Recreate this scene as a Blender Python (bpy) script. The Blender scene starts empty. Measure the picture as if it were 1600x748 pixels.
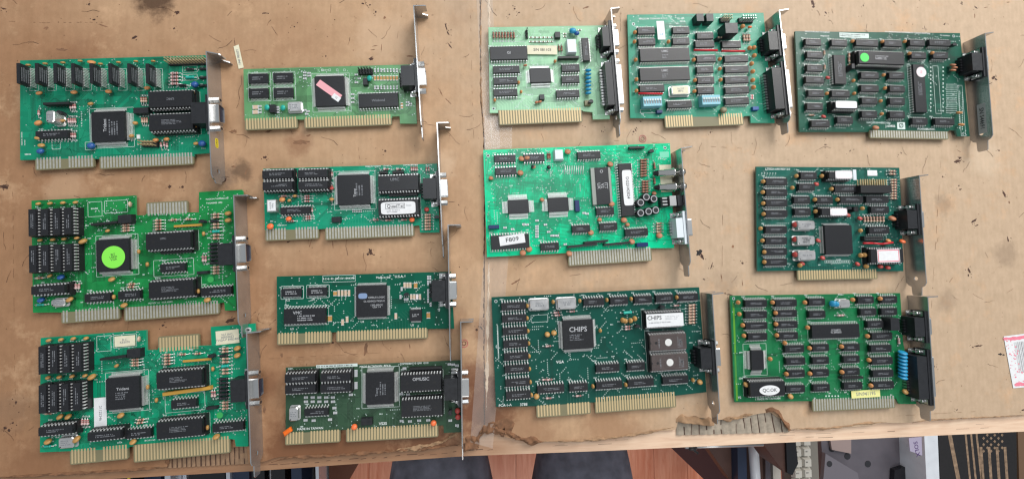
import bpy, math, random
from mathutils import Vector, Matrix
from mathutils.geometry import tessellate_polygon

# ------------------------------------------------------------------ camera, world, lights
scene = bpy.context.scene
col = scene.collection
MM = 0.001
FPX = 622.0                      # focal length in pixels of the 1600 px wide photograph
CAMH = 371.0                     # camera height above the cardboard, mm
fwd = Vector((0.089, 0.053, -1.0)).normalized()
rgt = (Vector((1, 0, 0)) - fwd * fwd.x).normalized()
upv = rgt.cross(fwd)
cam_d = bpy.data.cameras.new('camera'); cam = bpy.data.objects.new('camera', cam_d); col.objects.link(cam)
cam.matrix_world = Matrix.Translation((0, 0, CAMH * MM)) @ Matrix((rgt, upv, -fwd)).transposed().to_4x4()
cam_d.sensor_width = 36; cam_d.lens = FPX / 1600 * 36
cam_d.clip_start = 0.01; cam_d.clip_end = 50
scene.camera = cam

world = bpy.data.worlds.new('World'); scene.world = world; world.use_nodes = True
bg = world.node_tree.nodes['Background']
bg.inputs[0].default_value = (0.86, 0.93, 1.0, 1); bg.inputs[1].default_value = 0.36

def area(name, loc, target, sx, sy, power, colr):
    l = bpy.data.lights.new(name, 'AREA'); l.shape = 'RECTANGLE'; l.size = sx; l.size_y = sy
    l.energy = power; l.color = colr
    o = bpy.data.objects.new(name, l); col.objects.link(o)
    o.location = loc
    o.rotation_euler = (Vector(target) - Vector(loc)).to_track_quat('-Z', 'Y').to_euler()
    return o
area('window_light', (1.2, 1.6, 1.4), (0.15, 0.1, 0), 1.6, 1.2, 58, (1.0, 0.975, 0.94))
area('ceiling_light', (0.1, 0.9, 2.2), (0.0, 0, 0), 1.1, 0.7, 16, (0.93, 0.97, 1.0))
area('floor_fill_light', (0.3, -1.7, 1.9), (0.1, -0.7, -0.7), 1.0, 0.6, 11, (1.0, 0.95, 0.9))  # unseen fill lamp, added to brighten the floor below the table
scene.view_settings.view_transform = 'Standard'
scene.view_settings.look = 'None'
scene.view_settings.exposure = 0.0
scene.view_settings.gamma = 1.0
scene.cycles.filter_width = 1.3

def P(px, py, z=0.0):
    """the point of the place, at height z (mm), that the photograph shows at px, py"""
    d = rgt * (px - 800) + upv * (374 - py) + fwd * FPX
    t = (z - CAMH) / d.z
    return Vector((d.x * t, d.y * t, z))

# ------------------------------------------------------------------ materials
def lin(c):
    c = c / 255.0
    return c / 12.92 if c <= 0.04045 else ((c + 0.055) / 1.055) ** 2.4
def rgb(r, g, b, k=1.0):
    return (lin(r) * k, lin(g) * k, lin(b) * k, 1)
_m = {}
def mat(name, color, rough=0.5, metal=0.0, noise=0.0, nscale=400, bump=0.0, spec=0.5, coat=0.0, trans=0.0, alpha=1.0):
    if name in _m: return _m[name]
    m = bpy.data.materials.new(name); m.use_nodes = True
    nt = m.node_tree; b = nt.nodes['Principled BSDF']
    b.inputs['Base Color'].default_value = color
    b.inputs['Roughness'].default_value = rough
    b.inputs['Metallic'].default_value = metal
    b.inputs['Specular IOR Level'].default_value = spec
    if coat: b.inputs['Coat Weight'].default_value = coat; b.inputs['Coat Roughness'].default_value = 0.12
    if trans: b.inputs['Transmission Weight'].default_value = trans
    if alpha < 1: b.inputs['Alpha'].default_value = alpha
    if noise or bump:
        g = nt.nodes.new('ShaderNodeNewGeometry')
        n = nt.nodes.new('ShaderNodeTexNoise'); n.inputs['Scale'].default_value = nscale
        n.inputs['Detail'].default_value = 4
        nt.links.new(g.outputs['Position'], n.inputs['Vector'])
        if noise:
            mx = nt.nodes.new('ShaderNodeMix'); mx.data_type = 'RGBA'
            mx.inputs['A'].default_value = tuple(c * (1 - noise) for c in color[:3]) + (1,)
            mx.inputs['B'].default_value = tuple(min(1, c * (1 + noise)) for c in color[:3]) + (1,)
            cr = nt.nodes.new('ShaderNodeMapRange'); cr.inputs['From Min'].default_value = 0.3; cr.inputs['From Max'].default_value = 0.7
            nt.links.new(n.outputs['Fac'], cr.inputs['Value'])
            nt.links.new(cr.outputs['Result'], mx.inputs['Factor'])
            nt.links.new(mx.outputs['Result'], b.inputs['Base Color'])
            mr = nt.nodes.new('ShaderNodeMapRange'); mr.inputs['To Min'].default_value = max(0.02, rough - 0.08); mr.inputs['To Max'].default_value = min(1, rough + 0.1)
            nt.links.new(n.outputs['Fac'], mr.inputs['Value']); nt.links.new(mr.outputs['Result'], b.inputs['Roughness'])
        if bump:
            bp = nt.nodes.new('ShaderNodeBump'); bp.inputs['Strength'].default_value = bump; bp.inputs['Distance'].default_value = 0.0003
            nt.links.new(n.outputs['Fac'], bp.inputs['Height']); nt.links.new(bp.outputs['Normal'], b.inputs['Normal'])
    _m[name] = m
    return m

M = dict(
    pin=mat('tinned_pin', (0.80, 0.80, 0.78, 1), 0.35, 0.55),
    chip=mat('black_epoxy', (0.011, 0.0115, 0.014, 1), 0.40, noise=0.25, nscale=900, bump=0.15),
    ceramic=mat('brown_ceramic', (0.075, 0.058, 0.055, 1), 0.45, noise=0.2, nscale=700),
    socket=mat('black_socket_plastic', (0.014, 0.014, 0.015, 1), 0.45),
    plastic=mat('black_plastic', (0.016, 0.017, 0.020, 1), 0.38, noise=0.2, nscale=300),
    tin=mat('tinned_metal', (0.66, 0.66, 0.65, 1), 0.32, 1.0),
    solder=mat('solder', (0.72, 0.74, 0.74, 1), 0.45, 0.5),
    gold=mat('gold_plate', (0.58, 0.45, 0.25, 1), 0.5, 0.3),
    pale=mat('worn_tin_contact', (0.50, 0.49, 0.43, 1), 0.4, 0.45, noise=0.12, nscale=500),
    steel=mat('nickel_steel', (0.50, 0.50, 0.50, 1), 0.22, 0.82, noise=0.10, nscale=60, bump=0.05),
    can=mat('oscillator_can', (0.72, 0.71, 0.70, 1), 0.3, 0.85, noise=0.1, nscale=200),
    white=mat('white_print', (0.74, 0.78, 0.76, 1), 0.6),
    silk=mat('silkscreen_ink', (0.62, 0.72, 0.68, 1), 0.6),
    grey=mat('grey_print', (0.20, 0.21, 0.23, 1), 0.6),
    lgrey=mat('light_grey_print', (0.42, 0.43, 0.45, 1), 0.6),
    ink=mat('black_ink', (0.02, 0.02, 0.025, 1), 0.6),
    paper=mat('white_sticker', (0.76, 0.77, 0.78, 1), 0.5, noise=0.05, nscale=300),
    cream=mat('cream_sticker', (0.72, 0.68, 0.50, 1), 0.6, noise=0.06, nscale=300),
    yellow=mat('yellow_sticker', (0.78, 0.76, 0.30, 1), 0.6),
    green=mat('fluorescent_green_sticker', (0.24, 0.82, 0.08, 1), 0.5),
    green2=mat('neon_green_dot', (0.08, 0.80, 0.12, 1), 0.5),
    pink=mat('pink_sticker', (0.80, 0.38, 0.42, 1), 0.55),
    palepink=mat('pale_pink_sticker', (0.78, 0.68, 0.70, 1), 0.55),
    red=mat('red_plastic', (0.45, 0.03, 0.04, 1), 0.4),
    redink=mat('red_ink', (0.72, 0.12, 0.17, 1), 0.6),
    orange=mat('tan_capacitor', (0.55, 0.24, 0.08, 1), 0.42, noise=0.15, nscale=400),
    ochre=mat('ochre_capacitor', (0.46, 0.25, 0.075, 1), 0.4, noise=0.15, nscale=400),
    brown=mat('brown_ceramic_disc', (0.42, 0.17, 0.085, 1), 0.5, noise=0.15, nscale=400),
    vivid=mat('vivid_orange_capacitor', (0.85, 0.17, 0.05, 1), 0.35),
    redcap=mat('red_capacitor', (0.45, 0.06, 0.05, 1), 0.35),
    blue=mat('blue_capacitor', (0.02, 0.09, 0.30, 1), 0.35),
    lblue=mat('light_blue_resin', (0.02, 0.28, 0.50, 1), 0.35),
    switch=mat('pale_blue_switch', (0.22, 0.50, 0.60, 1), 0.45),
    teal=mat('teal_inductor', (0.02, 0.42, 0.34, 1), 0.35),
    beige=mat('beige_resistor', (0.60, 0.45, 0.33, 1), 0.45),
    pinkres=mat('pink_resistor', (0.62, 0.46, 0.44, 1), 0.45),
    brownres=mat('brown_resistor', (0.33, 0.17, 0.11, 1), 0.45),
    band=mat('resistor_band', (0.28, 0.03, 0.02, 1), 0.45),
    dark=mat('dark_band', (0.03, 0.02, 0.02, 1), 0.5),
    bluebody=mat('navy_electrolytic', (0.015, 0.03, 0.12, 1), 0.3),
    tape=mat('kapton_bridge', (0.55, 0.30, 0.05, 1), 0.35),
    bare=mat('bare_laminate', (0.20, 0.18, 0.10, 1), 0.5),
    via=mat('via_ring', (0.46, 0.56, 0.53, 1), 0.4, 0.2),
    wirered=mat('red_wire', (0.55, 0.02, 0.03, 1), 0.35),
    chrome=mat('bright_socket_metal', (0.80, 0.78, 0.74, 1), 0.16, 1.0),
    insert=mat('dark_port_insert', (0.02, 0.025, 0.05, 1), 0.5),
    whitepl=mat('white_port_plastic', (0.70, 0.76, 0.80, 1), 0.4),
    glass=mat('quartz_window', (0.72, 0.72, 0.70, 1), 0.15),
)

def pcb_mats(name, base, var=0.16, rough=0.4):
    """solder mask: copper pours and bare zones show as slightly different greens"""
    key = 'solder_mask_' + name
    m = bpy.data.materials.new(key); m.use_nodes = True
    nt = m.node_tree; b = nt.nodes['Principled BSDF']
    b.inputs['Roughness'].default_value = rough
    b.inputs['Specular IOR Level'].default_value = 0.28
    base = (base[0], base[1], min(1, base[2]*1.12), 1)
    tc = nt.nodes.new('ShaderNodeTexCoord')
    v = nt.nodes.new('ShaderNodeTexVoronoi'); v.distance = 'CHEBYCHEV'; v.inputs['Scale'].default_value = 95
    n = nt.nodes.new('ShaderNodeTexNoise'); n.inputs['Scale'].default_value = 45; n.inputs['Detail'].default_value = 5
    nt.links.new(tc.outputs['Object'], v.inputs['Vector']); nt.links.new(tc.outputs['Object'], n.inputs['Vector'])
    sep = nt.nodes.new('ShaderNodeSeparateColor'); nt.links.new(v.outputs['Color'], sep.inputs['Color'])
    add = nt.nodes.new('ShaderNodeMath'); add.operation = 'ADD'
    mul = nt.nodes.new('ShaderNodeMath'); mul.operation = 'MULTIPLY'; mul.inputs[1].default_value = 0.6
    nt.links.new(sep.outputs[0], mul.inputs[0]); nt.links.new(mul.outputs[0], add.inputs[0]); nt.links.new(n.outputs['Fac'], add.inputs[1])
    mx = nt.nodes.new('ShaderNodeMix'); mx.data_type = 'RGBA'
    mr = nt.nodes.new('ShaderNodeMapRange'); mr.inputs['From Min'].default_value = 0.45; mr.inputs['From Max'].default_value = 1.1
    nt.links.new(add.outputs[0], mr.inputs['Value']); nt.links.new(mr.outputs['Result'], mx.inputs['Factor'])
    mx.inputs['A'].default_value = tuple(c * (1 - var) for c in base[:3]) + (1,)
    mx.inputs['B'].default_value = tuple(min(1, c * (1 + var)) for c in base[:3]) + (1,)
    nt.links.new(mx.outputs['Result'], b.inputs['Base Color'])
    tr = mat('trace_' + name, tuple(min(1, c * 1.16 + 0.004) for c in base[:3]) + (1,), 0.35)
    td = mat('trace_gap_' + name, tuple(c * 0.42 for c in base[:3]) + (1,), 0.35)
    ed = mat('board_edge_' + name, tuple(min(1, c * 1.1 + 0.05) for c in base[:3]) + (1,), 0.6)
    return m, tr, td, ed

# ------------------------------------------------------------------ mesh collecting (all in mm)
class MB:
    def __init__(s): s.v = []; s.f = []; s.m = []; s.sm = []
    def face(s, idx, mi=0, sm=False): s.f.append(tuple(idx)); s.m.append(mi); s.sm.append(sm)
    def quad(s, a, b, c, d, mi=0):
        i = len(s.v); s.v += [tuple(a), tuple(b), tuple(c), tuple(d)]; s.face((i, i+1, i+2, i+3), mi)
    def box(s, x0, y0, z0, x1, y1, z1, mi=0, top=0.0):
        i = len(s.v); t = top
        s.v += [(x0, y0, z0), (x1, y0, z0), (x1, y1, z0), (x0, y1, z0), (x0+t, y0+t, z1), (x1-t, y0+t, z1), (x1-t, y1-t, z1), (x0+t, y1-t, z1)]
        for q in ((3, 2, 1, 0), (4, 5, 6, 7), (0, 1, 5, 4), (1, 2, 6, 5), (2, 3, 7, 6), (3, 0, 4, 7)): s.face([i+k for k in q], mi)
    def rings(s, rings, mi=0, sm=False, cap=True):
        """loft of equally long closed rings"""
        i = len(s.v); n = len(rings[0])
        for r in rings: s.v += [tuple(p) for p in r]
        for k in range(len(rings)-1):
            for j in range(n):
                a = i+k*n+j; b = i+k*n+(j+1) % n
                s.face((a, b, b+n, a+n), mi, sm)
        if cap:
            s.face([i+j for j in range(n)][::-1], mi); s.face([i+(len(rings)-1)*n+j for j in range(n)], mi)
    def cyl(s, p0, p1, r0, r1=None, n=12, mi=0, cap=True, sm=True):
        r1 = r0 if r1 is None else r1
        p0 = Vector(p0); p1 = Vector(p1); d = (p1-p0).normalized()
        a = d.orthogonal().normalized(); b = d.cross(a)
        R = [[p + (a*math.cos(2*math.pi*k/n) + b*math.sin(2*math.pi*k/n))*r for k in range(n)] for p, r in ((p0, r0), (p1, r1))]
        s.rings(R, mi, sm, cap)
    def lathe(s, prof, c=(0, 0, 0), ax=None, n=12, mi=0, sm=True, mis=None):
        """prof = [(h, r)...] along an axis"""
        c = Vector(c); d = Vector(ax or (0, 0, 1)).normalized(); a = d.orthogonal().normalized(); b = d.cross(a)
        i = len(s.v)
        for h, r in prof:
            for k in range(n): s.v.append(tuple(c + d*h + (a*math.cos(2*math.pi*k/n) + b*math.sin(2*math.pi*k/n))*r))
        for q in range(len(prof)-1):
            mm = mis[q] if mis else mi
            for j in range(n):
                A = i+q*n+j; B = i+q*n+(j+1) % n
                s.face((A, B, B+n, A+n), mm, sm)
        s.face([i+j for j in range(n)][::-1], mis[0] if mis else mi); s.face([i+(len(prof)-1)*n+j for j in range(n)], mis[-1] if mis else mi)
    def prism(s, loops, z0, z1, mi=0, side=None, f=None):
        """extruded outline with holes; f maps (x, y, z) to a point"""
        f = f or (lambda x, y, z: (x, y, z)); side = mi if side is None else side
        pts = [p for L in loops for p in L]
        tri = tessellate_polygon([[Vector((p[0], p[1], 0)) for p in L] for L in loops])
        i = len(s.v); n = len(pts)
        s.v += [f(p[0], p[1], z0) for p in pts] + [f(p[0], p[1], z1) for p in pts]
        for t in tri:
            a, b, c = [pts[k] for k in t]
            ccw = (b[0]-a[0])*(c[1]-a[1])-(b[1]-a[1])*(c[0]-a[0]) > 0
            t = t if ccw else t[::-1]
            s.face([i+n+k for k in t], mi); s.face([i+k for k in t[::-1]], mi)
        o = 0
        for L in loops:
            for k in range(len(L)):
                a = i+o+k; b = i+o+(k+1) % len(L); s.face((a, b, b+n, a+n), side)
            o += len(L)
    def strip(s, p, q, w, z, mi=0):
        d = Vector((q[0]-p[0], q[1]-p[1])); L = d.length
        if L < 1e-6: return
        d /= L; nx, ny = -d.y*w/2, d.x*w/2; ex, ey = d.x*w/2, d.y*w/2
        s.quad((p[0]-nx-ex, p[1]-ny-ey, z), (q[0]-nx+ex, q[1]-ny+ey, z), (q[0]+nx+ex, q[1]+ny+ey, z), (p[0]+nx-ex, p[1]+ny-ey, z), mi)
    def dot(s, x, y, r, z, mi=0, n=8):
        i = len(s.v); s.v += [(x+r*math.cos(2*math.pi*k/n), y+r*math.sin(2*math.pi*k/n), z) for k in range(n)]
        s.face(range(i, i+n), mi)
    def mesh(s, name, mats):
        me = bpy.data.meshes.new(name)
        me.from_pydata([(a*MM, b*MM, c*MM) for a, b, c in s.v], [], s.f)
        for m in mats: me.materials.append(m)
        me.polygons.foreach_set('material_index', s.m); me.polygons.foreach_set('use_smooth', s.sm)
        me.update()
        return me

def link(name, me, parent=None, loc=(0, 0, 0), rz=0.0, kind=None, label=None):
    o = bpy.data.objects.new(name, me); col.objects.link(o)
    o.location = (loc[0]*MM, loc[1]*MM, loc[2]*MM); o.rotation_euler.z = rz
    if parent: o.parent = parent
    if kind: o['kind'] = kind
    if label: o['label'] = label
    return o
def tag(o, label, cat, group=None):
    o['label'] = label; o['category'] = cat
    if group: o['group'] = group
    return o
def root(name, loc, rz=0.0):
    return link(name, None, None, loc, rz)

_cache = {}
def cached(key, fn):
    if key not in _cache: _cache[key] = fn()
    return _cache[key]

def text_mesh(txt, h, m, sx=1.0, align='CENTER'):
    def mk():
        cu = bpy.data.curves.new('lettering', 'FONT'); cu.body = txt; cu.size = h * 1.38 * MM
        cu.align_x = align; cu.align_y = 'CENTER'; cu.resolution_u = 2; cu.offset = h * 0.018 * MM
        cu.space_line = 0.85
        ob = bpy.data.objects.new('t', cu); col.objects.link(ob)
        me = bpy.data.meshes.new_from_object(ob)
        bpy.data.objects.remove(ob); bpy.data.curves.remove(cu)
        if sx != 1.0:
            for v in me.vertices: v.co.x *= sx
        me.materials.clear(); me.materials.append(m)
        me.name = 'lettering'
        return me
    return cached(('txt', txt, round(h, 2), m.name, sx, align), mk)

def smudge_print(seed, w, h, lines, m):
    """print too small to read: rows of tiny bars"""
    def mk():
        r = random.Random(seed); b = MB()
        for k in range(lines):
            y = h/2 - (k+0.5)*h/lines; x = -w/2; end = w/2 - r.random()*w*0.4
            lh = h/lines*0.55
            while x < end:
                ww = r.uniform(0.25, 0.8)
                b.quad((x, y-lh/2, 0), (x+ww, y-lh/2, 0), (x+ww, y+lh/2*r.uniform(0.5, 1), 0), (x, y+lh/2, 0))
                x += ww + r.choice((0.22, 0.25, 0.3, 0.9))
        return b.mesh('lettering', [m])
    return cached(('sm', seed, round(w, 1), round(h, 1), lines, m.name), mk)
# ------------------------------------------------------------------ the components of a card
ZB = 3.0; ZP = 4.6      # underside and component side of the boards above the table, mm
rnd = random.Random(11)

def dip_body_mesh(n, w, m):
    L = n/2*2.54 - 0.2
    def mk():
        b = MB(); rr = []
        for z, i in ((0.9, 0.35), (2.2, 0.0), (2.5, 0.0), (4.1, 0.35)):
            rr.append([(-L/2+i, -w/2+i, z), (L/2-i, -w/2+i, z), (L/2-i, w/2-i, z), (-L/2+i, w/2-i, z)])
        b.rings(rr, 0)
        nt = []
        for k in range(9):
            a = -math.pi/2 + math.pi*k/8
            nt.append((-L/2+0.35+1.1*math.cos(a), 1.1*math.sin(a)))
        b.prism([nt], 4.1, 4.13, 1)
        b.dot(-L/2+2.2, -w/2+1.5, 0.45, 4.13, 1)
        if w > 10:
            b.dot(-L/2+6, 0, 1.3, 4.13, 1, 14); b.dot(L/2-6, 0, 1.3, 4.13, 1, 14)
        return b.mesh('chip', [m, M['socket']])
    return cached(('dip', n, w, m.name), mk)
def dip_pins_mesh(n, w):
    L = n/2*2.54
    def mk():
        b = MB()
        for k in range(n//2):
            x = -L/2+1.27+k*2.54
            for s in (-1, 1):
                y0 = s*(w/2-0.1); y1 = s*(w/2+1.0); y2 = s*(w/2+0.75)
                b.box(x-0.55, min(y0, y1), 2.2, x+0.55, max(y0, y1), 2.5)
                b.box(x-0.55, min(y1, y2), 1.0, x+0.55, max(y1, y2), 2.2)
                b.box(x-0.28, min(y1, y2), 0.0, x+0.28, max(y1, y2), 1.0)
                b.box(x-0.5, s*(w/2+0.9)-0.5, 0.0, x+0.5, s*(w/2+0.9)+0.5, 0.12)
        return b.mesh('pin_row', [M['pin']])
    return cached(('dippins', n, w), mk)
def socket_mesh(n, w):
    L = n/2*2.54 + 0.6
    def mk():
        b = MB(); t = w/2+1.9
        if w > 9:
            b.box(-L/2, -t, 0.2, L/2, -t+3.0, 4.6, top=0.15); b.box(-L/2, t-3.0, 0.2, L/2, t, 4.6, top=0.15)
            for x in (-L/2, -1.2, L/2-2.4): b.box(x+0.01, -t+2.9, 0.3, x+2.4, t-2.9, 3.6)
        else:
            b.box(-L/2, -t, 0.2, L/2, t, 4.6, top=0.15)
        for k in range(n//2):
            x = -(n/2*2.54)/2+1.27+k*2.54
            for s in (-1, 1):
                b.box(x-0.45, s*(w/2+0.95)-0.55, 4.61, x+0.45, s*(w/2+0.95)+0.55, 4.75, 1)
        return b.mesh('socket', [M['socket'], M['tin']])
    return cached(('sock', n, w), mk)

def gull_mesh(lx, ly, nx, ny, ext, lift):
    def mk():
        b = MB()
        for n, L, o, ax in ((nx, lx, ly/2, 0), (ny, ly, lx/2, 1)):
            if not n: continue
            p = (L-2.0)/n; ww = p*0.5
            for k in range(n):
                c = -(L-2.0)/2+p*(k+0.5)
                for s in (-1, 1):
                    def bx(a0, a1, z0, z1, wd=ww):
                        q0, q1 = sorted((s*a0, s*a1))
                        if ax == 0: b.box(c-wd/2, q0, z0, c+wd/2, q1, z1)
                        else: b.box(q0, c-wd/2, z0, q1, c+wd/2, z1)
                    bx(o-0.1, o+ext*0.45, lift+1.2, lift+1.4)
                    bx(o+ext*0.35, o+ext*0.5, 0.15, lift+1.3)
                    bx(o+ext*0.45, o+ext, 0.0, 0.2)
        return b.mesh('pin_row', [M['pin']])
    return cached(('gull', round(lx, 1), round(ly, 1), nx, ny, ext, lift), mk)

def res_mesh(kind, L=6.2, r=1.15):
    def mk():
        b = MB(); body = M[kind]
        b.cyl((-L/2-2.2, 0, 1.3), (L/2+2.2, 0, 1.3), 0.28, n=6, mi=1)
        b.cyl((-L/2-2.1, 0, 0), (-L/2-2.1, 0, 1.4), 0.3, n=6, mi=1); b.cyl((L/2+2.1, 0, 0), (L/2+2.1, 0, 1.4), 0.3, n=6, mi=1)
        hs = [-L/2, -L/2+0.3, -L/2+1.2, -L/2+1.8, -L/2+2.4, -L/2+3.0, -L/2+3.6, L/2-1.5, L/2-1.0, L/2-0.3, L/2]
        rs = [r*0.6, r, r, r*0.85, r*0.85, r*0.85, r*0.85, r*0.85, r, r, r*0.6]
        mi = [0, 0, 0, 2, 0, 3, 0, 0, 2, 0]
        if kind in ('teal', 'plastic', 'lblue'): mi = [0]*10
        b.lathe(list(zip(hs, rs)), (0, 0, 1.3), (1, 0, 0), 8, mis=mi)
        return b.mesh('resistor', [body, M['tin'], M['band'], M['dark']])
    return cached(('res', kind, L, r), mk)
def disc_mesh(kind, r, t, tilt):
    """ceramic disc or resin bead on two leads; tilt 0 = upright, 1 = lying"""
    def mk():
        b = MB(); n = 12; prof = []
        for k in range(9):
            a = -math.pi/2+math.pi*k/8
            prof.append((t*math.sin(a), max(0.02, r*math.cos(a)**0.7)))
        a = tilt*1.25
        ax = Vector((0, math.cos(a), math.sin(a)))
        c = Vector((0, 0, 1.2 + r*math.cos(a)*0.9 + t*0.5))
        b.lathe(prof, c, ax, n)
        for s in (-1, 1): b.cyl((s*min(1.27, r*0.6), 0, 0), (s*min(1.27, r*0.5), 0, c.z), 0.25, n=5, mi=1)
        return b.mesh('capacitor', [M[kind], M['tin']])
    return cached(('disc', kind, r, t, tilt), mk)
def barrel_mesh(kind, r, h):
    def mk():
        b = MB()
        b.lathe([(0.2, r*0.98), (0.8, r), (1.1, r*0.92), (1.4, r), (h-0.3, r), (h, r*0.85)], n=16, mis=[0, 0, 0, 0, 0])
        b.prism([[(r*.8*math.cos(2*math.pi*k/16), r*.8*math.sin(2*math.pi*k/16)) for k in range(16)], [(r*.62*math.cos(-2*math.pi*k/16), r*.62*math.sin(-2*math.pi*k/16)) for k in range(16)]], h+.01, h+.05, 1)
        return b.mesh('capacitor', [M[kind], M['lgrey'] if kind == 'plastic' else M['tin']])
    return cached(('barrel', kind, r, h), mk)
def can_mesh(w, l, h, m='can'):
    def mk():
        b = MB(); c = 1.2
        def ring(i, z, c=c):
            x, y = w/2-i, l/2-i; c = max(0.3, c)
            return [(-x+c, -y, z), (x-c, -y, z), (x, -y+c, z), (x, y-c, z), (x-c, y, z), (-x+c, y, z), (-x, y-c, z), (-x, -y+c, z)]
        b.rings([ring(0, 0.4), ring(0, 1.0), ring(0.7, 1.1), ring(0.7, h-0.6), ring(1.2, h)], 0)
        b.dot(-w/2+2.2, -l/2+2.0, 0.6, h+0.02, 1)
        return b.mesh('oscillator', [M[m], M['ink']])
    return cached(('can', round(w, 1), round(l, 1), h, m), mk)
def header_mesh(nx, ny, h=2.5, pin=8.5, pinmat='gold', angled=0):
    def mk():
        b = MB(); W, H = nx*2.54, ny*2.54
        b.box(-W/2, -H/2, 0.1, W/2, H/2, h, 0, 0.2)
        for i in range(nx):
            for j in range(ny):
                x, y = -W/2+1.27+i*2.54, -H/2+1.27+j*2.54
                if angled: b.box(x-0.35, y, h-1.2, x+0.35, y+angled, h-0.5, 1)
                b.box(x-0.35, y-0.35, h, x+0.35, y+0.35, pin, 1)
        return b.mesh('pin_header', [M['socket'], M[pinmat]])
    return cached(('hdr', nx, ny, h, pin, pinmat, angled), mk)
def sip_mesh(n, m='socket', h=5.0, t=2.2):
    def mk():
        b = MB(); W = n*2.54
        b.box(-W/2, -t/2, 0.9, W/2, t/2, h, 0, 0.15)
        for i in range(n):
            x = -W/2+1.27+i*2.54; b.box(x-0.28, -0.2, 0, x+0.28, 0.2, 0.95, 1)
            b.box(x-0.5, -t/2-0.35, 0.0, x+0.5, -t/2-0.05, 0.1, 1)
        return b.mesh('resistor_network', [M[m], M['tin']])
    return cached(('sip', n, m, h, t), mk)
def smd_mesh(m='lgrey', w=2.6, l=1.4):
    def mk():
        b = MB()
        b.box(-w/2, -l/2, 0.02, -w/2+0.6, l/2, 0.75, 1); b.box(w/2-0.6, -l/2, 0.02, w/2, l/2, 0.75, 1)
        b.box(-w/2+0.61, -l/2+0.02, 0.02, w/2-0.61, l/2-0.02, 0.7, 0)
        return b.mesh('surface_mount_part', [M[m], M['solder']])
    return cached(('smd', m, w, l), mk)
def transistor_mesh():
    def mk():
        b = MB(); pr = [(-2.2, -1.2)] + [(2.3*math.cos(math.pi*(1-k/8)), -0.6+2.3*math.sin(math.pi*k/8)) for k in range(9)] + [(2.2, -1.2)]
        b.prism([pr[::-1]], 1.8, 6.2, 0)
        for x in (-1.27, 0, 1.27): b.box(x-0.25, -0.25, 0, x+0.25, 0.25, 1.9, 1)
        return b.mesh('transistor', [M['plastic'], M['tin']])
    return cached('to92', mk)
def switch_mesh(n):
    def mk():
        b = MB(); W = n*2.54+1
        b.box(-W/2, -4.8, 0.3, W/2, 4.8, 6.5, 0, 0.2)
        for i in range(n):
            x = -W/2+0.5+1.27+i*2.54
            b.box(x-0.8, -2.3, 6.51, x+0.8, 2.3, 6.55, 2); b.box(x-0.7, 0.3, 6.56, x+0.7, 2.0, 7.4, 1)
            b.box(x-0.2, -3.9, 6.51, x+0.2, -3.2, 6.54, 1)
        return b.mesh('dip_switch', [M['switch'], M['white'], M['grey']])
    return cached(('sw', n), mk)

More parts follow.
